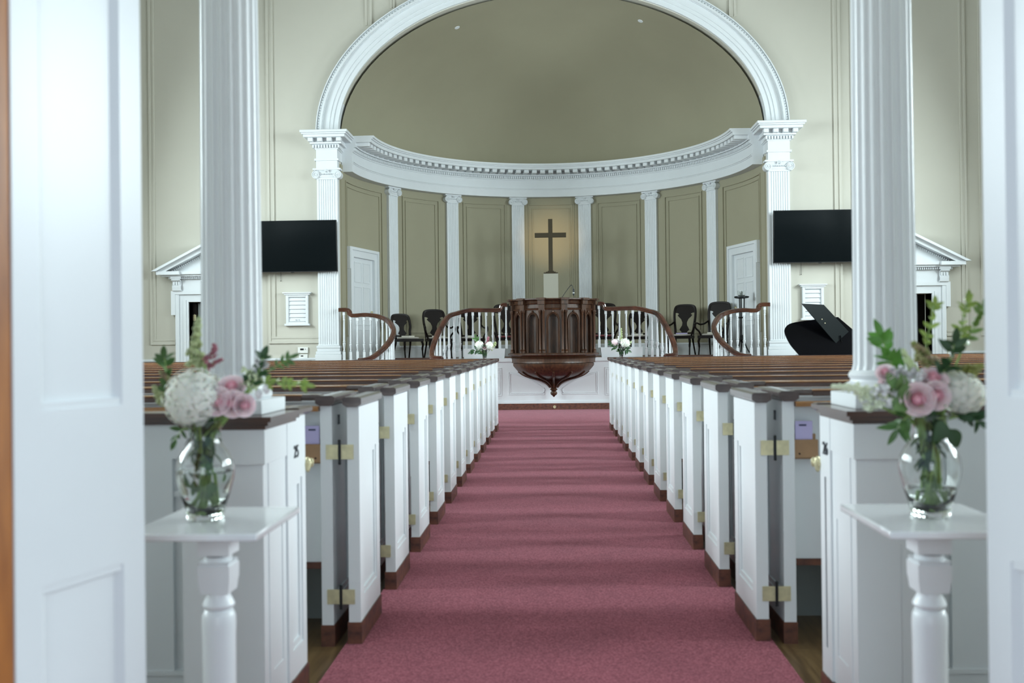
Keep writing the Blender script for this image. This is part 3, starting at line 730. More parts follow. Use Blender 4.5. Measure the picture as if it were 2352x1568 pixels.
# nearest closed box pews at the back of the nave, with the pedestals of the slim columns
for s in (-1, 1):
    X = lambda a, b: sorted((s*a, s*b)); yb = 3.07 if s < 0 else 3.11
    t = thing('rear_pew_partition', f'white panelled rear pew partition with dark moulded cap, behind the {SIDE[s]} flower table', 'partition', (s*1.1, yb, 0), 'rear pew partitions')
    # pedestal under the column
    m = MB(); m.box(*X(.925, 1.185), yb, yb+.30, .09, .975); m.box(*X(1.06, 1.063), yb-.002, yb, .1, .60)
    m.box(*X(.917, 1.193), yb-.008, yb+.3, .865, .975); m.build('pedestal', WHITE, t, bevel=.003)
    m = MB(); m.box(*X(.91, 1.2), yb-.012, yb+.3, 0, .09); m.build('plinth', BASEW, t)
    # recessed back wall of the pew
    m = MB(); yr = yb+.24
    m.box(*X(1.185, 6.5), yr, yr+.04, 0, .975); m.box(*X(1.185, 6.5), yr-.022, yr, .86, .975); m.box(*X(1.185, 6.5), yr-.022, yr, .0, .13); m.box(*X(1.185, 6.5), yr-.028, yr, .13, .145)
    m.box(*X(1.185, 6.5), yr-.012, yr, .73, .75)
    for q in range(4): m.box(*X(1.30+q*1.3, 1.42+q*1.3), yr-.022, yr, .13, .86)
    m.build('back_wall', WHITE2, t)
    # side panels facing the aisle
    m = MB(); x0, x1 = X(.922, .967); leafpanel(m, x0, x1, yb+.05, yb+.25, .09, .975, s, stile=.045, top=.33)
    m.build('side_panel', WHITE, t)
    yd = 3.56 if s < 0 else 3.48
    m = MB(); x0, x1 = X(.915, .967); leafpanel(m, x0, x1, yb+.25, yd, .085, .99, s, stile=.05, top=.22); d = m.build('end_panel', WHITE, t)
    m = MB(); m.box(*X(.909, .967), yb+.0, yd+.002, 0, .088); m.build('base_board', BASEW, t)
    m = MB()
    for a, b in ((.975, .987), (.987, 1.0), (1.0, 1.016)):
        e = .012*(1+(a > .98)+(a > .99)); m.box(*X(.925-e, 1.185), yb-e, yb+.3, a, b); m.box(*X(.925-e, .98), yb+.3, yb+.36, a, b)
        m.box(*X(1.18, 6.5), yr-.02-e, yr+.06, a, b)
    m.build('cap_moulding', WOOD, t)
    m = MB(); cap(m, s*.941, .050, yb+.34, yd+.02, .99, 1.02); m.build('end_cap', WOOD, t)
    num = '25' if s < 0 else '26'
    R = Matrix.Translation((s*.9145, (yb+.25+yd)/2-.01, .865)) @ Matrix.Rotation(-s*pi/2, 4, 'Z') @ Matrix.Rotation(pi/2, 4, 'X')
    text_mesh(num, .062, R, 'number', INK, t, .003)
    lt = MB(); lt.lathe([(.002, 0), (.013, .001), (.015, .004), (.013, .007), (.002, .008)], n=18, sxy=(.75, 1.9)).xf(Matrix.Translation((s*.908, yd+.012, .805)) @ Matrix.Rotation(pi/2, 4, 'X'))
    lt.tube([(s*.908, yd+.012, .805), (s*.908, yd+.06, .805)], .004, n=8); lt.box(*X(.908, .93), yd-.004, yd+.006, .798, .812)
    L = lt.build('latch_knob', BRASS, t)
    MB().ball((s*.908, yd+.064, .805), .011, n=12, m=8, sc=(.8, .4, 1.6)).build('latch_tip', BRASS, L)
    # slim fluted column
    cx, cy = s*1.085, yb+.20
    t = thing('gallery_column', f'slim white fluted column rising from the {SIDE[s]} rear pew partition', 'column', (cx, cy, 1.016), 'gallery columns')
    MB().box(cx-.140, cx+.140, cy-.140, cy+.140, 1.016, 1.062).build('plinth', WHITE, t, bevel=.003)
    MB().lathe([(.122, 0), (.130, .010), (.130, .022), (.122, .032), (.112, .036), (.109, .044), (.114, .050), (.117, .058), (.112, .068), (.105, .074)], cx, cy, 32, 1.062).build('base', WHITE, t)
    pts = []; NF = 20
    for i in range(NF):
        for u, dr in ((0.0, 0), (.14, 0), (.28, -.007), (.57, -.010), (.86, -.007)):
            pts.append(((i+u)/NF*2*pi, dr))
    vs = []; fs = []; zz = [(1.134, .105), (1.155, .100), (1.6, .098), (2.3, .095), (3.25, .089)]
    for z, r in zz:
        for a, dr in pts: vs.append((cx+(r+dr)*cos(a), cy+(r+dr)*sin(a), z))
    n = len(pts)
    for i in range(len(zz)-1):
        for k_ in range(n): k2 = (k_+1) % n; fs.append((i*n+k_, i*n+k2, (i+1)*n+k2, (i+1)*n+k_))
    MB().add(vs, fs).build('shaft', WHITE, t, ang=50)

# ================================================================ ENTRANCE DOOR LEAVES (nearest the camera)
for s in (-1, 1):
    # leaf runs from far edge F towards the camera, slightly splayed
    F = at(328, 784, 2.02) if s < 0 else at(2262, 784, 2.02)
    N_ = at(30, 784, 1.70) if s < 0 else F + Vector((-(at(30, 784, 1.70)-at(328, 784, 2.02)).x, (at(30, 784, 1.70)-at(328, 784, 2.02)).y, 0))
    F.z = N_.z = 0; dv = (N_-F); L_ = dv.length; ang = math.atan2(dv.y, dv.x)
    Mx = Matrix.Translation(F) @ Matrix.Rotation(ang, 4, 'Z')   # local +x from far edge to near edge; visible face towards the aisle
    vis = 1 if s < 0 else -1      # local y sign of aisle-facing face
    m = MB()
    def B(x0, x1, y0, y1, z0, z1): m.box(x0, x1, *sorted((vis*y0, vis*y1)), z0, z1)
    th = .040; st_ = .062
    B(0, st_, -th, 0, .01, 2.66); B(L_-st_, L_, -th, 0, .01, 2.66)
    for a, b in ((.01, .22), (.80, 1.12), (2.5, 2.66)): B(st_, L_-st_, -th, 0, a, b)
    for a, b in ((.22, .80), (1.12, 2.5)):
        B(st_, L_-st_, -th+.012, -.012, a, b)
        m.prism([(0, 0), (.016, -.012), (0, -.012)], lambda p: (st_+p[0], vis*p[1], a), lambda p: (st_+p[0], vis*p[1], b))
        m.prism([(0, 0), (-.016, -.012), (0, -.012)], lambda p: (L_-st_+p[0], vis*p[1], a), lambda p: (L_-st_+p[0], vis*p[1], b))
        B(st_, L_-st_, -.012, -.003, a, a+.014); B(st_, L_-st_, -.012, -.003, b-.014, b)
    m.xf(Mx)
    st(m.build('door_5' if s < 0 else 'door_6', WHITE, loc=F))
    m = MB(); e = N_
    if s < 0: m.box(e.x-.30, e.x-.004, e.y-.10, e.y+.02, 0, 2.75)
    else: m.box(e.x+.004, e.x+.30, e.y-.10, e.y+.02, 0, 2.75)
    st(m.build('trim_7' if s < 0 else 'trim_9', ORANGE))

# ================================================================ FLOWER TABLES
def flower_table(s):
    x0, x1 = (-1.03, -.715) if s < 0 else (.765, 1.08)
    x0, x1 = x0+.013, x1+.013
    if s > 0: x0, x1 = .745, 1.06
    y0, y1 = 2.262, 2.655; cx, cy = (x0+x1)/2, (y0+y1)/2; zt = .8
    cx += -.02*s*-1 if False else 0
    t = thing('pedestal_table', f'small white square pedestal table holding a vase, {SIDE[s]} of the aisle', 'table', (cx, cy, 0), 'white flower tables')
    MB().box(x0, x1, y0, y1, zt-.018, zt).build('table_top', MARBLE, t, bevel=.004)
    MB().box(cx-.085, cx+.085, cy-.10, cy+.10, zt-.036, zt-.018).build('under_block', WHITE, t, bevel=.003)
    m = MB()
    m.box(cx-.040, cx+.040, cy-.040, cy+.040, zt-.085, zt-.036)
    m.lathe([(.050, -.02), (.054, 0.005), (.056, .012), (.0565, .048), (.050, .052), (.0565, .058)], cx, cy, 4, zt-.16, a0=pi/4)
    m.lathe([(.034, -.05), (.046, -.044), (.054, -.028), (.0565, -.01), (.0565, .0)], cx, cy, 4, zt-.10-.012, a0=pi/4)
    prof = [(.038, .0), (.040, .012), (.041, .30), (.042, .34), (.041, .36), (.036, .372), (.030, .376), (.037, .380), (.040, .388), (.036, .398), (.029, .410), (.029, .430), (.033, .440), (.037, .446), (.037, .456), (.030, .460)]
    zo = zt-.60
    m.lathe([(r, h+zo-.0) for r, h in prof] + [(.034, zt-.136), (.034, zt-.09)], cx, cy, 24, 0)
    m.lathe([(.05, 0), (.05, .12), (.045, .14), (.038, .15)], cx, cy, 20, .06)
    m.build('turned_post', WHITE, t)
    for q in range(4):
        a = pi/4+q*pi/2
        MB().tube(spline([(cx+.03*cos(a), cy+.03*sin(a), .16), (cx+.10*cos(a), cy+.10*sin(a), .12), (cx+.15*cos(a), cy+.15*sin(a), .035), (cx+.18*cos(a), cy+.18*sin(a), .016)], 4), .016).build('foot', WHITE, t)
    return cx, cy, zt
TB = {s: flower_table(s) for s in (-1, 1)}

# ================================================================ PULPIT
PC = Vector((0.008, 18.50, 0))
t = thing('pulpit', 'carved dark walnut pulpit with arched panels hanging on the white rostrum front', 'pulpit', (PC.x, PC.y, 0.27))
NS = 12; A_ = [rad(-90+15+30*i) for i in range(12)]      # corner directions (0 = towards camera)
def pp(r, a, z): return (PC.x+r*sin(a), PC.y-r*cos(a), z)
def drum(m, prof, n=12, rot=15):
    vs = []; fs = []
    for r, z in prof:
        for k in range(n): vs.append(pp(r, rad(rot+360/n*k), z))
    for i in range(len(prof)-1):
        for k in range(n): k2 = (k+1) % n; fs.append((i*n+k, i*n+k2, (i+1)*n+k2, (i+1)*n+k))
    fs += [list(range(n))[::-1], [(len(prof)-1)*n+k for k in range(n)]]
    m.add(vs, fs)
m = MB(); drum(m, [(.74, 1.86), (.78, 1.865), (.79, 1.885), (.755, 1.90), (.755, 1.965), (.79, 1.975), (.80, 1.99), (.77, 2.0), (.78, 2.03), (.82, 2.045), (.845, 2.05), (.845, 2.072), (.80, 2.075)])
for a in (-75, -45, -15, 15, 45, 75):     # cornice breaks forward over each corner
    M_ = Matrix.Translation(PC) @ Matrix.Rotation(rad(a), 4, 'Z')
    m2 = MB(); m2.box(-.055, .055, -.80, -.70, 1.86, 1.965); m2.box(-.065, .065, -.83, -.70, 1.965, 2.04); m2.box(-.075, .075, -.865, -.70, 2.04, 2.08); m.merge(m2, M_)
m.build('cornice', PULP, t)
m = MB(); drum(m, [(.62, 1.03), (.62, 1.87)]); m.build('inner_drum', PULP, t)
m = MB(); m.lathe([(.60, 0), (.60, .01)], PC.x, PC.y, 24, 2.07); m.build('top_board', PULP, t)
for i in range(5):     # arched panels
    a = rad(-60+30*i); M_ = Matrix.Translation(PC) @ Matrix.Rotation(a, 4, 'Z')
    R_ = .735; w = .16; z0, z1, zs = 1.05, 1.87, 1.66
    m = MB()
    arch = [(w*.72*cos(q), zs+.14*sin(q)*(1.12)) for q in [pi*j/14 for j in range(15)]]
    pl = [(-.20, z0), (-.20, z1), (.20, z1), (.20, z0), (w*.72, z0)] + arch + [(-w*.72, z0)]
    m.py(pl, -R_, -R_+.03)
    for o, d in ((0, .028), (.022, .014)):
        path = [((w*.72-o), -R_-d*.3, z0)] + [((w*.72-o)*cos(q), -R_-d*.3, zs+(.157-o)*sin(q)) for q in [pi*j/14 for j in range(15)]] + [(-(w*.72-o), -R_-d*.3, z0)]
        m.tube(path, .011 if o == 0 else .007, n=6)
    m.lathe([(.012, 0), (.02, .015), (.02, .03), (.01, .045)], 0, -R_-.01, 8, zs+.15)
    m.box(-.20, .20, -R_-.02, -R_+.03, z0, z0+.03)
    m.xf(M_).build('arched_panel', PULP, t)
    # curved niche back
    m = MB()
    for j in range(8):
        b0, b1 = pi*j/8, pi*(j+1)/8
        m.add([(.12*cos(b0), -R_+.03+.08*sin(b0), z0), (.12*cos(b1), -R_+.03+.08*sin(b1), z0), (.12*cos(b1), -R_+.03+.08*sin(b1), z1-.02), (.12*cos(b0), -R_+.03+.08*sin(b0), z1-.02)], [(0, 1, 2, 3)])
    m.xf(M_).build('niche', PULP, t)
for a in (-75, -45, -15, 15, 45, 75):
    for e in (-1, 1):
        if (a, e) in ((-75, -1), (75, 1)): pass
        c = pp(.785, rad(a)+e*.042, 0)
        pr = [(.030, 0), (.030, .03), (.024, .035), (.030, .05), (.022, .06), (.019, .075), (.018, .68), (.022, .69), (.018, .70), (.026, .73), (.032, .755), (.032, .775)]
        MB().lathe(pr, c[0], c[1], 10, 1.09).build('colonnette', PULP, t)
m = MB(); drum(m, [(.74, .90), (.80, .905), (.795, .935), (.80, .985), (.83, .995), (.80, 1.0), (.815, 1.02), (.85, 1.035), (.87, 1.05), (.87, 1.075), (.84, 1.085), (.74, 1.09)])
m.build('lower_cornice', PULP, t)
m = MB(); drum(m, [(.25, .60), (.45, .635), (.58, .68), (.68, .745), (.74, .81), (.775, .86), (.775, .895), (.74, .91)])
for a in range(-75, 76, 30):
    m.ball(pp(.745, rad(a), .85), .022)
m.build('bowl', PULP, t)
m = MB()
for a in range(-90, 91, 30):
    path = spline([pp(.66, rad(a), .745), pp(.56, rad(a), .672), pp(.42, rad(a), .618), pp(.26, rad(a), .575), pp(.14, rad(a), .515), pp(.07, rad(a), .44)], 4)
    m.tube(path, .020, n=8)
m.lathe([(.03, .36), (.05, .375), (.075, .40), (.055, .415), (.045, .44), (.055, .48), (.10, .55), (.20, .61), (.30, .64)], PC.x, PC.y, 16, 0)
m.build('rib_bracket', PULP, t)
MB().lathe([(.003, .255), (.018, .268), (.03, .285), (.055, .30), (.066, .33), (.055, .358), (.03, .368), (.045, .378)], PC.x, PC.y, 16, 0).build('ball_finial', PULP, t)
# microphone
a = at(1286, 692, 18.5); b = at(1312, 655, 18.45); e = at(1317, 684, 18.4)
t = thing('microphone', 'thin gooseneck microphone bending over the pulpit top', 'microphone', (a.x, 18.5, 2.075))
MB().tube(spline([(a.x, 18.5, 2.06), (a.x+.11, 18.47, 2.22), (b.x-.015, 18.45, b.z-.006), (b.x+.02, 18.44, b.z-.01), (e.x+.005, 18.42, e.z+.12)], 6), .006, n=6).build('gooseneck', IRON, t)
MB().lathe([(.008, 0), (.018, .01), (.018, .10), (.012, .12)], e.x+.005, 18.42, 10, e.z+.05).build('capsule', IRON, t)
MB().lathe([(.0185, 0), (.0185, .012)], e.x+.005, 18.42, 10, e.z+.09).build('metal_band', PLAST, t)
MB().tube([(e.x+.01, 18.43, 2.06), (e.x+.01, 18.43, e.z+.07)], .005, n=6).build('stand_rod', IRON, t)
MB().lathe([(.04, 0), (.04, .012)], a.x, 18.5, 14, 2.072).build('base', IRON, t)
# cross on its pedestal
yx = 22.2
a = at(1249, 690, yx); b = at(1282, 629, yx)
t = thing('cross_pedestal', 'plain pale square pedestal standing behind the pulpit', 'pedestal', ((a.x+b.x)/2, yx, PZ))
xc = (a.x+b.x)/2; hw = (b.x-a.x)/2; zt = b.z
MB().box(xc-hw, xc+hw, yx-hw, yx+hw, PZ, zt).build('shaft', mat('pedestal_cream', (.37, .36, .30), .7), t, bevel=.005)
MB().box(xc-hw-.04, xc+hw+.04, yx-hw-.04, yx+hw+.04, PZ, PZ+.08).build('base', WHITE2, t, bevel=.005)
t = thing('altar_cross', 'dark bronze latin cross on a stepped foot, lit by a warm lamp', 'cross', (xc, yx, zt))
ztop = at(1264, 503, yx).z; za = at(1264, 540, yx).z; ww = (at(1300, 540, yx).x-at(1228, 540, yx).x)/2
MB().box(xc-.048, xc+.048, yx-.03, yx+.03, zt+.06, ztop).build('upright', BRONZE, t, bevel=.004)
MB().box(xc-ww, xc+ww, yx-.031, yx+.031, za-.052, za+.052).build('crossbar', BRONZE, t, bevel=.004)
m = MB(); m.box(xc-.16, xc+.16, yx-.12, yx+.12, zt, zt+.03); m.box(xc-.11, xc+.11, yx-.08, yx+.08, zt+.03, zt+.05); m.box(xc-.07, xc+.07, yx-.05, yx+.05, zt+.05, zt+.07)
m.build('foot', BRONZE, t, bevel=.004)
# warm picture lamp fixed behind the cross bar
l = bpy.data.lights.new('cross_lamp', 'SPOT'); l.energy = 42; l.color = (1.0, .66, .32); l.spot_size = rad(70); l.spot_blend = 1.0; l.shadow_soft_size = .12
lo = bpy.data.objects.new('cross_lamp', l); COL.objects.link(lo); lo.location = (xc, yx+.12, za+.02)
lo.rotation_euler = Vector((0, 1, .05)).to_track_quat('-Z', 'Y').to_euler()

# ================================================================ BALUSTRADES AND STAIRS
RAILP = [(-.036, -.03), (.036, -.03), (.040, -.012), (.034, 0), (.040, .014), (.030, .030), (.010, .036), (-.010, .036), (-.030, .030), (-.040, .014), (-.034, 0), (-.040, -.012)]
def baluster(parent, x, y, z0, z1, blk=.09):
    h = z1-z0; bh = min(.16, h*.2); m = MB()
    m.box(x-.025, x+.025, y-.025, y+.025, z0, z0+bh)
    m.box(x-.023, x+.023, y-.023, y+.023, z1-.075, z1)
    k = h-bh-.075; pr = [(.018, 0), (.024, .03), (.014, .06), (.022, .14), (.028, .20), (.030, .235), (.019, .25), (.019, .26), (.026, .27), (.026, .28), (.020, .29), (.021, .34), (.018, .6), (.0155, .86), (.020, .87), (.020, .885), (.015, .90), (.021, .93), (.018, .97), (.022, 1)]
    m.lathe([(r, q*k) for r, q in pr], x, y, 10, z0+bh)
    return m.build('baluster', WHITE2, parent)
def balustrade(name, label, path, spacing, zfun, skip0=.1, skip1=.1, extra=None):
    pts = spline(path, 10)
    t = thing('balustrade', label, 'balustrade', (path[0][0], path[0][1], PZ), 'rostrum balustrades')
    m = MB(); m.sweep([(u*1.2, v*1.2) for u, v in RAILP], pts); hr = m.build('handrail', HANDR, t)
    L = 0; d = skip0; tot = sum((Vector((q.x, q.y, 0))-Vector((p.x, p.y, 0))).length for p, q in zip(pts, pts[1:]))
    for p, q in zip(pts, pts[1:]):
        seg = (Vector((q.x, q.y, 0))-Vector((p.x, p.y, 0))).length
        while L+seg >= d and d < tot-skip1 and seg > 1e-6:
            u = (d-L)/seg; c = p.lerp(q, u); zb = zfun(c)
            if c.z-.03-zb > .15: baluster(t, c.x, c.y, zb, c.z-.028)
            d += spacing
        L += seg
    return t, hr, pts
for s in (-1, 1):
    # inner balustrade: level along the rostrum then sweeping down towards the viewer
    z0 = 1.905
    path = [(s*.86, 18.80, 2.005), (s*.93, 18.80, 2.005), (s*.965, 18.80, 1.985), (s*.985, 18.80, 1.93), (s*1.03, 18.80, z0), (s*1.2, 18.80, z0), (s*1.45, 18.80, z0+.005), (s*1.62, 18.80, z0), (s*1.80, 18.72, z0-.05),
            (s*1.97, 18.56, 1.78), (s*2.10, 18.36, 1.55), (s*2.18, 18.14, 1.32), (s*2.21, 17.96, 1.12), (s*2.18, 17.84, 1.03), (s*2.08, 17.82, 1.015), (s*2.04, 17.88, 1.015)]
    def zf(c):
        if abs(c.x) < 1.68: return PZ+.20
        return max(min(PZ+.01, c.z-.80), .30)
    t, hr, pts = balustrade('b', f'curved white balustrade with dark handrail just {SIDE[s]} of the pulpit', path, .128, zf, .02, .25)
    m = MB()
    xx = sorted((s*.90, s*1.69))
    m.prism([(xx[0]+(.02 if s > 0 else 0), PZ+.02), (xx[1]-(.0 if s > 0 else .02), PZ+.02), (xx[1], PZ+.205), (xx[0], PZ+.205)], lambda p: (p[0], 18.70, p[1]), lambda p: (p[0], 18.88, p[1]))
    m.build('curb', WHITE2, t)
    MB().lathe([(.05, 0), (.06, .02), (.05, .045), (.02, .055)], s*2.04, 17.88, 16, .985).build('volute_cap', HANDR, hr)
    MB().box(s*2.04-.03, s*2.04+.03, 17.85, 17.91, 0, .99).build('newel', WHITE2, t)
    # outer balustrade
    path = [(s*4.20, 19.28, 1.965), (s*4.05, 19.28, 1.965), (s*4.0, 19.28, 1.94), (s*3.97, 19.27, 1.875), (s*3.90, 19.27, 1.85), (s*3.65, 19.25, 1.86), (s*3.38, 19.18, 1.82), (s*3.18, 19.0, 1.73), (s*3.02, 18.65, 1.55),
            (s*3.02, 18.35, 1.38), (s*3.12, 18.08, 1.20), (s*3.26, 17.86, 1.06), (s*3.40, 17.76, 1.0), (s*3.52, 17.78, .99)]
    def zf2(c): return PZ+.01 if c.y > 18.9 else max(c.z-.80, .30)
    t, hr, pts = balustrade('b', f'white balustrade with dark scrolling handrail beside the {SIDE[s]} arch pilaster', path, .135, zf2, .10, .18)
    MB().lathe([(.05, 0), (.065, .02), (.055, .045), (.02, .055)], s*3.56, 17.80, 16, .955).build('volute_cap', HANDR, hr)
    MB().box(s*3.56-.03, s*3.56+.03, 17.77, 17.83, 0, .96).build('newel', WHITE2, t)
    # steps
    t = thing('stair', f'short flight of dark wooden steps up to the {SIDE[s]} side of the rostrum', 'stairs', (s*2.62, 18.6, 0), 'rostrum stairs')
    for q in range(5):
        h = PZ*(q+1)/6; yy = 17.62+q*.21
        MB().box(*sorted((s*2.30, s*2.95)), yy, 18.64, h-.19+.02 if q else 0.012, h-.03).build('riser', WHITE2, t)
        MB().box(*sorted((s*2.26, s*2.98)), yy-.03, 18.64, h-.03, h).build('tread', WOOD, t)
    MB().box(*sorted((s*2.24, s*3.0)), 18.60, 18.80, PZ+.02, PZ+.045).build('landing_nosing', WOOD, t)

# ================================================================ CHAIRS ON THE PLATFORM
def chair(arms, H, label, loc, rz, wide=1.0, group=None, mt=CHAIRW, cush=CUSH):
    t = thing('armchair' if arms else 'side_chair', label, 'chair', (0, 0, 0), group)
    w = .22*wide; sh = .44; d = .22
    MB().sweep([(-.03, -.03), (.03, -.03), (.03, .03), (-.03, .03)], [(-w, -d, sh-.045), (w, -d, sh-.045), (w*.85, d, sh-.045), (-w*.85, d, sh-.045)], closed=True).box(-w*.9, w*.9, -d*.95, d, sh-.07, sh-.03).build('seat_rail', mt, t)
    m = MB(); n_ = 14
    m.lathe([(.001, sh), (.19, sh+.004), (.215, sh+.0), (.225, sh-.02), (.21, sh-.035)], 0, 0, 24, 0, a0=pi/24, sxy=(wide, 1)); m.xf(Matrix.Scale(1.04, 4)); m.build('cushion', cush, t)
    for s in (-1, 1):
        MB().tube(spline([(s*w*.93, -d*.95, sh-.05), (s*w*1.0, -d*1.08, sh-.14), (s*w*.97, -d*1.02, .2), (s*w*.98, -d*1.15, 0.0)], 5), [.026]*6+[.022]*5+[.016]*5, n=8).build('leg', mt, t)
        MB().tube(spline([(s*w*.80, d, sh-.03), (s*w*.82, d*1.05, .3), (s*w*.92, d*1.5, 0.0)], 6), [.022]*7+[.017]*6, n=8).build('leg', mt, t)
    # back hoop
    ty = d+.13; yb = lambda z: d + (z-sh)/(H-sh)*.13
    P = [(-w*.80, yb(sh-.03), sh-.03), (-w*.86, yb(sh+.15), sh+.15), (-w*.98, yb(H-.25), H-.25), (-w*.94, yb(H-.08), H-.08), (-w*.70, yb(H), H-.015), (0, yb(H)+.005, H), (w*.70, yb(H), H-.015), (w*.94, yb(H-.08), H-.08), (w*.98, yb(H-.25), H-.25), (w*.86, yb(sh+.15), sh+.15), (w*.80, yb(sh-.03), sh-.03)]
    MB().sweep([(-.014, -.024), (.014, -.024), (.018, 0), (.014, .024), (-.014, .024), (-.018, 0)], spline(P, 5), side=(0, 1, 0)).build('back_frame', mt, t)
    # crest spandrels + vase splat
    k = (H-sh)
    half = [(0.045, 0.0), (.06, .08), (.10, .14), (.085, .20), (.05, .30), (.045, .40), (.075, .52), (.125, .60), (.15, .66), (.12, .70), (.15, .735), (.19, .74), (w*.95/1, .80)]
    half = [(a_*wide if a_ < .2 else a_, sh+.03+b_*k*.95) for a_, b_ in half]
    top = [(w*.92, H-.07), (w*.70, H-.02), (0, H-.01)]
    outl = half+top; full = outl + [(-a_, b_) for a_, b_ in outl[::-1][1:]]
    m = MB(); m.prism(full, lambda p: (p[0], yb(p[1])-.006, p[1]), lambda p: (p[0], yb(p[1])+.010, p[1])); m.build('splat', mt, t)
    MB().tube(spline([(-w*.82, yb(sh+.06), sh+.05), (0, yb(sh+.05)+.01, sh+.045), (w*.82, yb(sh+.06), sh+.05)], 4), .016, n=6).build('cross_rail', mt, t)
    if arms:
        for s in (-1, 1):
            P = [(s*w*.96, yb(sh+.30), sh+.30), (s*w*1.12, .12, sh+.235), (s*w*1.25, -.02, sh+.22), (s*w*1.32, -.14, sh+.245), (s*w*1.36, -.20, sh+.215), (s*w*1.33, -.20, sh+.14), (s*w*1.12, -.13, sh+.06), (s*w*1.0, -.10, sh-.04)]
            MB().tube(spline(P, 6), .019, n=8).build('arm', mt, t)
    t.location = loc; t.rotation_euler = (0, 0, rz)
    return t
def bk(loc, label, mt=PAPER, rz=0):
    t = MB().box(-.09, .09, -.12, .12, 0, .028).build('hymn_book', mt, loc=(0, 0, 0)); t.location = loc; t.rotation_euler = (0, 0, rz)
    tag(t, label, 'book', 'books on the platform chairs')
def cpos(x, Y): 
    p = at(x, 815, Y); return (p.x, Y, PZ)
CH = [
 (False, .95, 'small dark side chair with cream seat, leftmost on the platform', cpos(938, 20.9), rad(38), 1.0, 'dark wooden platform chairs'),
 (True, 1.06, 'tall dark armchair with vase splat, second chair from the left', cpos(1006, 21.5), rad(22), 1.1, 'dark wooden platform chairs'),
 (True, 1.07, 'dark armchair seen through the balusters left of the pulpit', cpos(1084, 22.0), rad(10), 1.12, 'dark wooden platform chairs'),
 (False, .97, 'small dark side chair seen through balusters right of the pulpit', cpos(1466, 22.1), rad(-8), .95, 'dark wooden platform chairs'),
 (True, 1.10, 'tall dark armchair just right of the right balustrade', cpos(1566, 21.5), rad(-22), 1.08, 'dark wooden platform chairs'),
 (True, 1.12, 'tall dark armchair, rightmost chair on the platform', cpos(1640, 20.8), rad(-32), 1.08, 'dark wooden platform chairs'),
]
for arms, H, lab, loc, rz, wd, g in CH: chair(arms, H, lab, loc, rz, wd, g)
chair(True, 1.12, 'dark high-backed chair tucked behind the pulpit on its left', cpos(1168, 20.6), rad(10), 1.2, 'seats behind the pulpit', CHAIRW, RED)
chair(True, 1.12, 'dark high-backed chair tucked behind the pulpit on its right', cpos(1384, 20.8), rad(-8), 1.2, 'seats behind the pulpit', CHAIRW, RED)
for i, (c, lab) in enumerate(((0, 'cream book lying on the leftmost platform chair'), (1, 'cream book lying on the second chair from the left'), (2, 'cream book on the armchair left of the pulpit'), (3, 'cream book on the small chair right of the pulpit'),
                              (4, 'pale lavender book on the armchair right of the balustrade'), (5, 'cream book lying on the rightmost platform chair'))):
    L = CH[c][3]; bk((L[0], L[1]-.02, L[2]+.462), lab, LAV if c == 4 else PAPER, rad(8*c-20))

# torchere
p = at(1705, 820, 20.0); t = thing('candle_stand', 'tall black three-stemmed candle stand in front of the right apse door', 'candle stand', (p.x, 20.0, PZ))
ztp = at(1705, 685, 20.0).z
for q in range(3):
    a = rad(90+120*q); c, s_ = cos(a), sin(a)
    MB().tube(spline([(p.x+.055*c, 20+.055*s_, ztp), (p.x+.05*c, 20+.05*s_, ztp-.3), (p.x+.05*c, 20+.05*s_, PZ+.35), (p.x+.10*c, 20+.10*s_, PZ+.15), (p.x+.20*c, 20+.20*s_, PZ+.01)], 6), .013, n=8).build('leg', IRON, t)
MB().lathe([(.06, 0), (.13, .01), (.145, .02), (.145, .045), (.125, .05)], p.x, 20, 24, ztp-.005).build('top_dish', IRON, t)
MB().lathe([(.06, 0), (.07, .015), (.06, .03)], p.x, 20, 18, ztp-.40).build('collar', IRON, t)
MB().lathe([(.02, -.02), (.05, .05), (.02, .14)], p.x, 20, 14, PZ+.28).build('drop', IRON, t)
MB().lathe([(.055, 0), (.075, .02), (.075, .11), (.070, .11), (.070, .02), (.05, .006)], p.x, 20, 24, ztp+.045, cap=False).build('glass_chimney', GLASS, t)
MB().lathe([(.03, 0), (.03, .09), (.004, .095), (.004, .105)], p.x-.01, 20, 16, ztp+.045).build('candle', GREYD, t)

# ================================================================ PIANO
PYD = 17.2
def pw(x, y, Y): return at(x, y, Y)
t = thing('grand_piano', 'black grand piano with raised lid and folded front flap, right of the rostrum', 'piano', (at(1880, 815, PYD).x, PYD, 0))
# lid: a tilted flat board with the curved bent side uppermost
def tilt(x, y, y_bot=822, lean=.35):
    """depth grows with height on the tilted board"""
    return PYD + (y_bot-y)/125*lean
def board(outline, tilt_f, th, name, mt, n_=None):
    A = [at(x, y, tilt_f(x, y)) for x, y in outline]
    nrm = (A[len(A)//3]-A[0]).cross(A[2*len(A)//3]-A[0]).normalized()
    if nrm.y < 0: nrm = -nrm
    # flatten onto plane
    c = sum(A, Vector())/len(A)
    A = [a - nrm*((a-c).dot(nrm)) for a in A]; Bk = [a+nrm*th for a in A]; n = len(A)
    return MB().add(A+Bk, [list(range(n)), [i+n for i in range(n)][::-1]]+[(i, (i+1) % n, (i+1) % n+n, i+n) for i in range(n)]).build(name, mt, t)
D = spline([(Vector((x, y, 0))) for x, y in [(1990, 832), (1920, 834), (1848, 832), (1836, 815), (1815, 790), (1803, 765), (1804, 752), (1815, 743), (1838, 738), (1868, 734), (1900, 729), (1925, 728)]], 4)
D = [(p.x, p.y) for p in D]+[(2010, 800), (2010, 832)]
lid = board(D, lambda x, y: tilt(x, y), .025, 'lid', BLACK)
FL = [(1842, 697), (1892, 699.5), (1965, 778), (2010, 826), (1943, 820), (1936, 806), (1900, 765)]
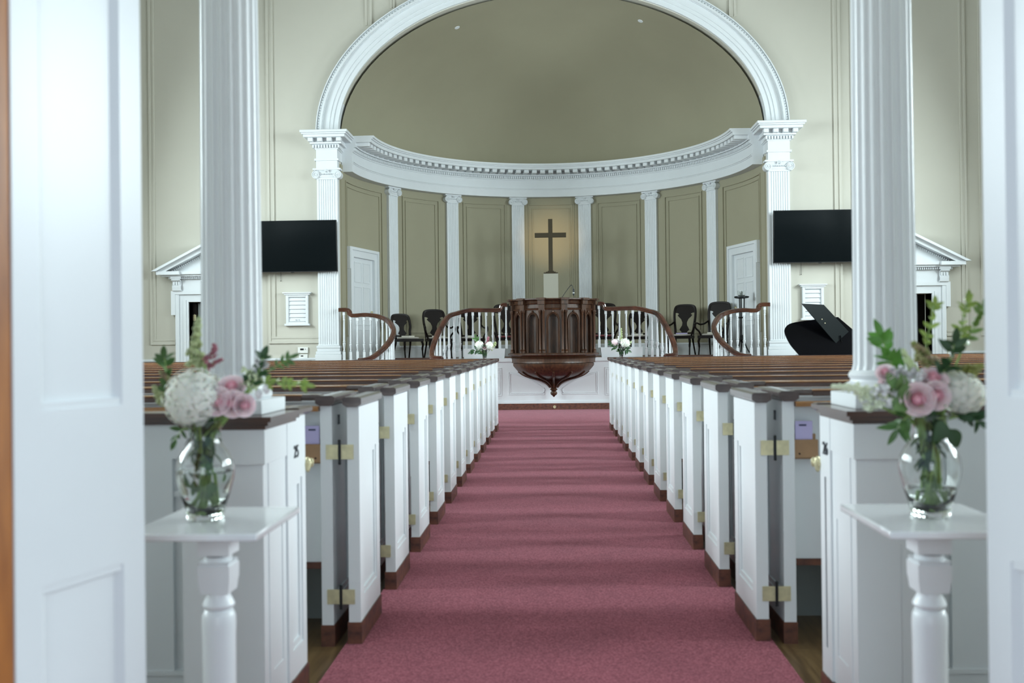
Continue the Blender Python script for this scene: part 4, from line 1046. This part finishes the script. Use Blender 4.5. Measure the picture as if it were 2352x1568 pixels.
flap = board(FL, lambda x, y: PYD-.10+(x-1842)/100*.25, .022, 'lid_flap', mat('piano_sheen', (.008, .011, .012), .25, spec=.3))
for (x, y) in ((1891, 733), (1898, 742)):
    p = at(x-3, y, PYD-.02); MB().ball(p, .010, n=8, m=5).build('lid_hinge', BRASS, t)
# case, key end to the right, and legs
cxp = at(1885, 815, PYD).x
out = spline([Vector((x, y, 0)) for x, y in [(-.42, 0), (-.40, .5), (-.30, .8), (-.02, .95), (.22, .75), (.35, .45), (.75, .30), (1.05, .1), (1.05, -.2)]], 5)
out = [(cxp+p.x, PYD+.02+p.y*.8) for p in out]
out = [(cxp-.42, PYD-.2)]+out
MB().pz(out, .66, .965).build('case', BLACK, t)
for lx, ly in ((-.3, -.05), (-.1, .6), (.9, 0)):
    MB().lathe([(.03, 0), (.045, .03), (.035, .08), (.045, .4), (.065, .6), (.07, .66)], cxp+lx, PYD+ly, 12, 0).build('leg', BLACK, t)
MB().tube([(cxp+.45, PYD+.1, .96), at(1930, 770, PYD+.1)], .010).build('lid_prop', BLACK, t)

# ================================================================ FLOWERS
def leaf(m, base, d, L, W, up=(0, 0, 1), bend=.3, fold=.25):
    base = Vector(base); d = Vector(d).normalized(); side = d.cross(Vector(up))
    if side.length < 1e-3: side = d.cross(Vector((1, 0, 0)))
    side.normalize(); nn = side.cross(d).normalized(); N = 7; vs = []; fs = []
    for i in range(N+1):
        u = i/N; wd = W*.5*(sin(pi*min(1, u**.8))**.75 if 0 < u < 1 else .04); c = base+d*(L*u*(1-.12*bend*u))-nn*(bend*L*u*u*.6)
        for k, q in ((-1, 1), (0, 0), (1, 1)): vs.append(c+side*(wd*k)+nn*(fold*wd*abs(k)))
    for i in range(N):
        for k in (0, 1): fs.append((i*3+k, i*3+k+1, i*3+k+4, i*3+k+3))
    m.add(vs, fs)
def sphere_pts(n):
    for i in range(n):
        z = 1-2*(i+.5)/n; r = sqrt(1-z*z); a = i*2.399963; yield Vector((r*cos(a), r*sin(a), z))
NECK = [None]
def mid(c, root):
    v = Vector(c)-NECK[0]; v.z = 0
    return NECK[0]+v.normalized()*.018 if v.length > 1e-4 else NECK[0]
def hydrangea(c, r, root, label, group=None, n=150, mt=HYD):
    c = Vector(c); t = thing('hydrangea', label, 'flower', c, group); rg = random.Random(int(c.x*1000)+5)
    m = MB(); m.ball(c, r*.86, 16, 10)
    for p in sphere_pts(n):
        p = (p+Vector((rg.uniform(-.08, .08), rg.uniform(-.08, .08), rg.uniform(-.08, .08)))).normalized(); o = c+p*r*rg.uniform(.90, 1.04)
        a = p.orthogonal().normalized(); b = p.cross(a); ph = rg.uniform(0, pi); R_ = r*.17*rg.uniform(.85, 1.15)
        for q in range(4):
            an = ph+q*pi/2; u = a*cos(an)+b*sin(an); v = -a*sin(an)+b*cos(an); s0 = len(m.v)
            m.add([o, o+u*R_*.5+v*R_*.45+p*R_*.10, o+u*R_+v*R_*.28-p*R_*.05, o+u*R_*1.08-p*R_*.08, o+u*R_-v*R_*.28-p*R_*.05, o+u*R_*.5-v*R_*.45+p*R_*.10], [(0, 1, 2, 3), (0, 3, 4, 5)])
    m.build('florets', mt, t, ang=50)
    MB().tube(spline([c-Vector((0, 0, r*.6)), mid(c, root), root], 5), .0045, n=6).build('stem', STEM, t)
    return t
def rose(c, r, axis, root, label, group=None, mt=PINK, heart=PINKC):
    r *= 1.12; c = Vector(c); ax = Vector(axis).normalized(); a = ax.orthogonal().normalized(); b = ax.cross(a); t = thing('rose', label, 'flower', c, group)
    rg = random.Random(int(c.x*1000)+9)
    def petals(m, layer, n, R_, H_, curl, ph):
        for k in range(n):
            a0 = ph+2*pi*k/n; half = pi/n*1.35; NU, NV = 6, 5; vs = []; fs = []
            for i in range(NU+1):
                u = -1+2*i/NU
                for j in range(NV+1):
                    v = j/NV; an = a0+u*half*(.35+.65*sin(min(v*1.25, 1)*pi/2)); rr = R_*(.30+.75*sin(v*pi/2)) + curl*R_*max(0, v-.6)*1.3
                    z = H_*(v-.12*u*u*v)-curl*R_*.5*max(0, v-.75)
                    vs.append(c+(a*cos(an)+b*sin(an))*rr+ax*(z-r*.5))
            for i in range(NU):
                for j in range(NV): fs.append((i*(NV+1)+j, (i+1)*(NV+1)+j, (i+1)*(NV+1)+j+1, i*(NV+1)+j+1))
            m.add(vs, fs)
    m = MB(); petals(m, 0, 6, r*.98, r*.95, .5, .2); petals(m, 1, 5, r*.82, r*1.08, .32, .7); petals(m, 2, 5, r*.66, r*1.15, .15, .1)
    m.build('outer_petals', mt, t, ang=70)
    m = MB(); petals(m, 3, 4, r*.48, r*1.15, .05, .5); petals(m, 4, 3, r*.32, r*1.14, -.1, 1.1); petals(m, 5, 3, r*.18, r*1.12, -.15, .3); m.ball(c+ax*r*.1, r*.38, 10, 6)
    m.build('heart_petals', heart, t, ang=70)
    m = MB(); m.ball(c-ax*r*.55, r*.32, 8, 6)
    for k in range(5): leaf(m, c-ax*r*.6, (a*cos(k*1.257)+b*sin(k*1.257))*.9+ax*.25, r*.95, r*.3, up=ax)
    m.build('sepals', LEAF, t)
    MB().tube(spline([c-ax*r*.6, mid(c, root), root], 5), .0035, n=6).build('stem', STEM, t)
    return t
def sprig(pts, label, mt=LEAF, L=.03, W=.014, n=9, group=None, seed=1, start=.2, cat='greenery', pairs=True, tipleaf=True, thick=.0018, name='leafy_sprig'):
    P = spline([Vector(p) for p in pts], 8); t = thing(name, label, cat, P[0], group); rg = random.Random(seed)
    MB().tube(P, [thick*1.5]*(len(P)//2)+[thick]*(len(P)-len(P)//2), n=5).build('stem', STEM, t)
    m = MB()
    for i in range(n):
        u = start+(1-start)*i/max(1, n-1); k = min(int(u*(len(P)-1)), len(P)-2); d = (P[k+1]-P[k]).normalized()
        a = d.orthogonal().normalized(); b = d.cross(a); ph = i*2.4+rg.uniform(-.4, .4)
        for q in ((0, pi) if pairs else (0,)):
            s_ = a*cos(ph+q)+b*sin(ph+q); leaf(m, P[k], d*.55+s_*.85+Vector((0, 0, .12)), L*rg.uniform(.75, 1.15), W*rg.uniform(.8, 1.15), up=Vector((rg.uniform(-.5, .5), -1, rg.uniform(.2, 1))), bend=rg.uniform(.1, .5))
    if tipleaf: leaf(m, P[-1], P[-1]-P[-3], L, W, up=(0, -1, .3))
    m.build('leaves', mt, t, ang=60); return t
def plume(pts, r0, label, mt, cat='flower', group=None, seed=3, n=110, name='astilbe', bl=.0042, core=True):
    P = spline([Vector(p) for p in pts], 8); t = thing(name, label, cat, P[0], group); rg = random.Random(seed)
    MB().tube(P, .002, n=5).build('stem', STEM, t); m = MB(); st0 = int(len(P)*.4)
    for i in range(n):
        u = i/n; k = st0+int(u*(len(P)-1-st0)); R_ = r0*(1-u)**.8+.001
        v = Vector((rg.gauss(0, 1), rg.gauss(0, 1), rg.gauss(0, .6))).normalized()*R_*rg.uniform(.3, 1)
        m.ball(P[k]+v, bl*rg.uniform(.6, 1.2), 6, 4)
    m.build('buds', mt, t, ang=60); return t
def blossom_cluster(c, r, label, mt, root, n=26, pr=.009, cat='flower', group=None, seed=4, name='stock_flower'):
    c = Vector(c); t = thing(name, label, cat, c, group); rg = random.Random(seed); m = MB()
    for i in range(n):
        v = Vector((rg.gauss(0, .6), rg.gauss(0, .6), rg.gauss(0, .6))); v = v/max(1, v.length); o = c+Vector((v.x*r[0], v.y*r[1], v.z*r[2]))
        for k in range(5):
            d = Vector((rg.uniform(-1, 1), rg.uniform(-1, .3), rg.uniform(-1, 1))); leaf(m, o, d, pr*1.3, pr*1.1, up=(rg.uniform(-1, 1), rg.uniform(-1, 1), 1), bend=.2)
    m.build('blossoms', mt, t, ang=60)
    MB().tube(spline([c, mid(c, root), root], 5), .003, n=6).build('stem', STEM, t); return t
def vase(cx, cy, z, prof, label, wl, group, th=.0018, scale=1.0):
    t = thing('glass_vase', label, 'vase', (cx, cy, z), group)
    out = [(r*scale, h*scale) for r, h in prof]; inn = [((r-th)*1.0, h) for r, h in out if h > .012]
    p = [(.001, 0)]+out+[(out[-1][0]-th*.5, out[-1][1]+th*.5)]+inn[::-1]+[(.001, .013*scale)]
    MB().lathe(p, cx, cy, 40, z, cap=False).build('glass_body', GLASS, t, ang=60)
    w_ = [(r-.0006, h) for r, h in inn if h < wl]
    MB().lathe([(.001, .0136*scale)]+[(w_[0][0]*.9, .0138*scale)]+w_+[(.001, w_[-1][1])], cx, cy, 32, z, cap=False).build('water', WATER, t, ang=60)
    return t
BIG = [(.042, 0), (.046, .003), (.047, .012), (.052, .035), (.063, .070), (.071, .100), (.0735, .120), (.070, .145), (.058, .168), (.044, .185), (.038, .198), (.0365, .212), (.040, .228), (.047, .243), (.052, .250)]

# ---- left bouquet
Yv = 2.47
def VP(x, y, dy=0.0): return at(x, y, Yv+dy)
p = at(472, 1178, Yv); vx, vz = p.x, .8; NECK[0] = Vector((vx, Yv, vz+.205))
vase(vx, Yv, vz, BIG, 'round-bellied clear glass vase of stems and water on the left white table', .135, 'big glass vases')
def foot(k): return (vx+.028*cos(k*2.1), Yv+.026*sin(k*2.1), vz+.022+.004*(k % 3))
def neck(k, h=.21): return Vector((vx+.022*cos(k*1.7+1), Yv+.020*sin(k*1.7+1), vz+h))
hydrangea(VP(447, 915), .076, foot(0), 'big white hydrangea head in the left bouquet, beside the pink roses', n=190)
for i, (x, y, r_, ax, lab) in enumerate([(504, 923, .027, (-.1, -1, .25), 'pink rose nearest the white hydrangea in the left bouquet'), (537, 928, .025, (.15, -1, .15), 'pink rose in the middle front of the left bouquet trio'),
        (533, 893, .026, (.1, -.8, .7), 'pink rose topmost of those in the left bouquet'), (559, 931, .021, (.7, -.9, .1), 'small pink rose at the right edge of the left bouquet cluster')]):
    rose(VP(x, y, -.02 if y > 900 else 0), r_, ax, foot(i+1), lab)
plume([neck(1), VP(455, 860, .01), VP(448, 800, .01), VP(457, 725, .01)], .030, 'pale green plume flower standing tallest in the left bouquet', SAGE, seed=5, n=150, bl=.006, name='celosia_plume')
plume([neck(2), VP(470, 850), VP(490, 810), VP(492, 790)], .016, 'mauve flower tuft above the left white hydrangea', MAUVE, seed=6, n=60)
plume([neck(2), VP(475, 860, .02), VP(490, 835, .02), VP(512, 824, .02)], .009, 'small mauve spike pointing right above the left bouquet', MAUVE, seed=7, n=50)
sprig([neck(3), VP(400, 910, .03), VP(385, 870, .03), VP(378, 822, .03)], 'green leafy stem standing at the far left of the left bouquet', LEAF, .035, .018, 6, seed=8, start=.45)
plume([neck(3), VP(395, 930, .02), VP(370, 915, .02), VP(352, 885, .02)], .022, 'sage green bud spray drooping at the left edge of the left bouquet', SAGE, seed=9, n=120, bl=.005)
plume([neck(5), VP(405, 920, .02), VP(395, 880, .02), VP(366, 852, .02)], .018, 'brownish green bud spray behind the left white hydrangea', mat('olive_buds', (.22, .25, .10), .7, color2=(.25, .14, .12), vscale=60), seed=10, n=110, bl=.005)
blossom_cluster(VP(577, 868, .01), (.028, .02, .030), 'cluster of small white blossoms above the left pink roses', mat('cream_green_petal', (.66, .74, .50), .7), foot(5), n=30)
blossom_cluster(VP(598, 840, .01), (.014, .012, .022), 'loose white blossom spire at the top right of the left bouquet', PALE, foot(5), n=16, seed=11)
for i, (x, y, x2, y2, lab) in enumerate([(594, 905, 590, 920, 'white bud beside the small pink rose on the left'), (612, 893, 606, 900, 'round white bud over the left column plinth')]):
    tag(MB().ball(VP(x, y), .010, 10, 8, (1, 1, 1.25)).tube([VP(x2, y2), VP(x, y+5)], .002, n=5).build('flower_bud', PALE), lab, 'flower', None)
for i, (pts, kw, lab) in enumerate([
    ([neck(6), VP(570, 900), VP(610, 878), VP(660, 880), VP(702, 884)], dict(mt=LEAFY, L=.026, W=.012, n=9, start=.50), 'yellow green leafy sprig reaching farthest right from the left bouquet'),
    ([neck(7), VP(572, 900, .02), VP(600, 865, .02), VP(640, 838, .02), VP(668, 822, .02)], dict(mt=LEAF, L=.026, W=.012, n=6, start=.55), 'thin leafy sprig arching up right from the left bouquet'),
    ([neck(8), VP(560, 905), VP(575, 882), VP(592, 858), VP(604, 822)], dict(mt=LEAFD, L=.036, W=.020, n=5, start=.45), 'dark leafed stem behind the white blossoms of the left bouquet'),
    ([neck(0, .20), VP(430, 985), VP(412, 995), VP(402, 1012)], dict(mt=LEAF, L=.03, W=.012, n=3, start=.5), 'short leafy stem hanging down left of the left vase neck')]):
    sprig(pts, lab, seed=20+i, **kw)
# dark leaves filling the vase neck and stems in the water
def filler(vx, Yv, vz, seed, label):
    rg = random.Random(seed); t = thing('foliage_bunch', label, 'greenery', (vx, Yv, vz+.02)); m = MB()
    for i in range(16):
        a = rg.uniform(0, 2*pi); a2 = a+rg.uniform(-.8, .8)
        P = spline([(vx+.032*cos(a2+pi)*rg.uniform(.2, 1), Yv+.030*sin(a2+pi)*rg.uniform(.2, 1), vz+.018), (vx+.012*cos(a), Yv+.012*sin(a), vz+.13), (vx+.024*cos(a), Yv+.024*sin(a), vz+.205), (vx+.04*cos(a), Yv+.04*sin(a), vz+.275)], 5)
        m.tube(P, rg.uniform(.0022, .0038), n=6)
    m.build('stems', STEM, t)
    for nm, mt, h0, h1, n in (('lower_leaves', LEAF, .06, .14, 14), ('neck_leaves', LEAFD, .14, .275, 90)):
        m = MB()
        for i in range(n):
            a = rg.uniform(0, 2*pi); h = rg.uniform(h0, h1); rr = (.045 if h < .15 else .027 if h < .23 else .035)*rg.uniform(.1, .75)
            leaf(m, (vx+rr*cos(a), Yv+rr*sin(a), vz+h-.015), (cos(a)*.25, sin(a)*.25, rg.uniform(.5, 1)*rg.choice((1, 1, -.3))), rg.uniform(.026, .050)*(.7 if h < .15 else 1), rg.uniform(.012, .026), up=(cos(a), sin(a), .2), bend=.2)
        m.build(nm, mt, t, ang=60)
    return t
filler(vx, Yv, vz, 31, 'green stems and leaves packed into the left glass vase')

# ---- right bouquet
p = at(2137, 1174, Yv); vx = p.x; NECK[0] = Vector((vx, Yv, vz+.205))
vase(vx, Yv, vz, BIG, 'round-bellied clear glass vase of stems and water on the right white table', .095, 'big glass vases')
hydrangea(VP(2212, 905, .01), .052, foot(0), 'creamy hydrangea head at the right of the right bouquet', n=150)
hydrangea(VP(2192, 880, .035), .036, foot(0), 'half hidden cream hydrangea behind the right pink roses', n=110)
for i, (x, y, r_, ax, lab) in enumerate([(2106, 917, .030, (-.15, -1, .1), 'open pink rose at the lower left of the right bouquet trio'), (2147, 909, .026, (.1, -1, .15), 'pink rose in the middle of the right bouquet'),
        (2142, 874, .026, (0, -.8, .8), 'pink rose at the top of the right bouquet trio'), (2042, 886, .019, (-.6, -.8, .2), 'small deep pink rose at the far left of the right bouquet'), (2034, 858, .017, (-.4, -.8, .6), 'pale pink rosebud high on the left of the right bouquet')]):
    rose(VP(x, y, -.02 if i < 2 else 0), r_, ax, foot(i+1), lab)
plume([neck(1), VP(2040, 925), VP(1985, 895), VP(1908, 888)], .026, 'cream green plume reaching far left from the right bouquet', mat('cream_buds', (.70, .76, .55), .7), seed=41, n=190, bl=.006)
plume([neck(2), VP(2120, 880, .02), VP(2095, 845, .02), VP(2072, 800, .02)], .018, 'pale green drooping plume in the middle of the right bouquet', mat('pale_lime_buds', (.55, .65, .36), .7), seed=42, n=130, bl=.005)
plume([neck(3), VP(2140, 850, .03), VP(2120, 815, .03), VP(2095, 785, .03)], .030, 'olive green bud cluster at the top of the right bouquet', mat('olive_green_buds', (.24, .32, .09), .7, color2=(.30, .18, .14), vscale=60), seed=43, n=140, bl=.006)
plume([neck(4), VP(2200, 870, .04), VP(2225, 855, .04), VP(2258, 838, .04)], .034, 'olive green bud spray at the right edge of the right bouquet', mat('olive_yellow_buds', (.30, .34, .08), .7, color2=(.20, .20, .07), vscale=60), seed=44, n=150, bl=.006)
blossom_cluster(VP(2078, 862, .0), (.045, .02, .018), 'feathery white flower spray above the right pink roses', PALE, foot(2), n=40, seed=45, pr=.010)
blossom_cluster(VP(2025, 905, -.01), (.028, .02, .022), 'white blossoms beneath the deep pink rose on the right', PALE, foot(3), n=24, seed=46, pr=.011)
blossom_cluster(VP(2000, 922, -.01), (.030, .02, .020), 'cream green blossoms over the right column plinth', mat('cream_petal', (.72, .78, .62), .7), foot(3), n=24, seed=47)
for i, (pts, kw, lab) in enumerate([
    ([neck(6), VP(2080, 870, .02), VP(2045, 830, .02), VP(2025, 775, .02)], dict(mt=mat('bright_leaf', (.12, .33, .05), .45, var=.4, vscale=14), L=.052, W=.021, n=8, start=.45), 'bright green leafy branch at the upper left of the right bouquet'),
    ([neck(7), VP(2130, 850, .03), VP(2128, 790, .03), VP(2140, 735, .03), VP(2146, 700, .03)], dict(mt=LEAFY, L=.026, W=.013, n=7, start=.50), 'slim light green sprig standing before the dark right doorway'),
    ([neck(8), VP(2170, 850, .02), VP(2200, 790, .02), VP(2212, 735, .02), VP(2222, 690, .02)], dict(mt=LEAFY, L=.030, W=.014, n=8, start=.50), 'tallest yellow green sprig of the right bouquet'),
    ([neck(9), VP(2190, 850, .04), VP(2215, 790, .04), VP(2238, 750, .04), VP(2258, 705, .04)], dict(mt=mat('fresh_leaf', (.17, .30, .07), .45, var=.3, vscale=14), L=.034, W=.015, n=7, start=.50), 'leafy sprig beside the right door leaf, at the edge of the right bouquet'),
    ([neck(10), VP(2160, 870), VP(2180, 840), VP(2192, 790)], dict(mt=LEAFD, L=.045, W=.020, n=7, start=.40), 'dark green leafy stem rising behind the right hydrangea'),
    ([neck(11), VP(2090, 940, -.02), VP(2070, 920, -.02), VP(2058, 895, -.02)], dict(mt=mat('soft_leaf', (.15, .27, .09), .5, var=.3, vscale=14), L=.050, W=.028, n=4, start=.45), 'broad leaved stem left of the open pink rose'),
    ([neck(0, .225), VP(2095, 955, -.02), VP(2075, 965, -.02), VP(2062, 985, -.02)], dict(mt=LEAF, L=.048, W=.016, n=4, start=.5), 'leafy stem hanging left of the right vase neck'),
    ([neck(3, .225), VP(2185, 960, -.01), VP(2215, 955, -.01), VP(2245, 968, -.01)], dict(mt=LEAFD, L=.045, W=.017, n=4, start=.5), 'leafy stem hanging right of the right vase neck'),
    ([neck(1, .225), VP(2160, 960, -.03), VP(2172, 972, -.035), VP(2180, 985, -.035)], dict(mt=LEAFD, L=.055, W=.040, n=2, start=.6, pairs=False), 'broad dark leaf drooping over the right vase neck')]):
    sprig(pts, lab, seed=60+i, **kw)
filler(vx, Yv, vz, 33, 'green stems and leaves packed into the right glass vase')

# ---- two small vases on the front pew screens
SM = [(.030, 0), (.032, .004), (.030, .02), (.033, .07), (.043, .13), (.060, .19), (.066, .205)]
for s, (px, lab) in {-1: (1113, 'left'), 1: (1427, 'right')}.items():
    yv = PEW_Y[s]+12*SP+.03; c = at(px, 826, yv); z = 1.035; cx = c.x; NECK[0] = Vector((cx, yv, z+.16))
    vase(cx, yv, z, SM, f'small flared glass vase of flowers on the {lab} front pew screen', .12, 'small glass vases')
    rt = (cx, yv, z+.03); Q = lambda x, y, d=0: at(x, y, yv+d)
    t = thing('foliage_bunch', f'dark green leaves filling the small {lab} vase', 'greenery', (cx, yv, z+.02)); m = MB(); rg = random.Random(5)
    for i in range(60):
        a = rg.uniform(0, 2*pi); h = rg.uniform(.03, .19); rr = .028+.02*h/.19
        leaf(m, (cx+rr*.5*cos(a), yv+rr*.5*sin(a), z+h-.02), (cos(a)*.5, sin(a)*.5, .8), .06, .024, up=(cos(a), sin(a), 0))
    m.build('leaves', LEAFD, t)
    if s < 0:
        hydrangea(Q(1101, 793), 0.072, rt, 'white hydrangea on the left of the small far left bouquet', n=90)
        hydrangea(Q(1124, 794), 0.068, rt, 'white hydrangea on the right of the small far left bouquet', n=90)
        rose(Q(1113, 798, -.03), .026, (0, -1, .3), rt, 'pink rose between the hydrangeas of the small left bouquet')
        plume([rt, Q(1118, 795, .02), Q(1120, 785, .02), Q(1122, 772, .02)], .05, 'mauve flower tuft over the small left bouquet', MAUVE, seed=71, n=60, bl=.010)
        plume([rt, Q(1128, 800, .02), Q(1135, 792, .02), Q(1139, 785, .02)], .06, 'yellow green spray on the right of the small left bouquet', SAGE, seed=72, n=60, bl=.010)
        sprig([rt, Q(1104, 800, .03), Q(1098, 790, .03), Q(1094, 778, .03)], 'leafy sprig at the left of the small left bouquet', LEAF, .08, .03, 6, seed=73)
        sprig([rt, Q(1104, 806, -.03), Q(1094, 804, -.03), Q(1086, 807, -.03)], 'dark leaves low on the left of the small left bouquet', LEAFD, .09, .04, 5, seed=74)
    else:
        hydrangea(Q(1435, 788, -.02), 0.078, rt, 'white hydrangea of the small far right bouquet', n=100)
        hydrangea(Q(1412, 786), 0.055, rt, 'pink hydrangea of the small far right bouquet', n=70, mt=PINK)
        plume([rt, Q(1426, 790), Q(1427, 772), Q(1427, 752)], .03, 'cream spire standing over the small right bouquet', SAGE, seed=75, n=60, bl=.009)
        plume([rt, Q(1420, 785, .02), Q(1422, 780, .02), Q(1420, 772, .02)], .05, 'pale blossom tuft behind the small right bouquet', PALE, seed=76, n=50, bl=.009)
        plume([rt, Q(1440, 795, .02), Q(1446, 788, .02), Q(1450, 783, .02)], .035, 'sage spray at the right of the small right bouquet', SAGE, seed=77, n=50, bl=.008)
        sprig([rt, Q(1415, 800, -.02), Q(1410, 797, -.02), Q(1404, 790, -.02)], 'dark leaves low on the left of the small right bouquet', LEAFD, .08, .03, 6, seed=78)
        sprig([rt, Q(1430, 800, -.03), Q(1434, 800, -.03), Q(1440, 803, -.03)], 'dark leaves under the white bloom of the small right bouquet', LEAFD, .09, .035, 5, seed=79)
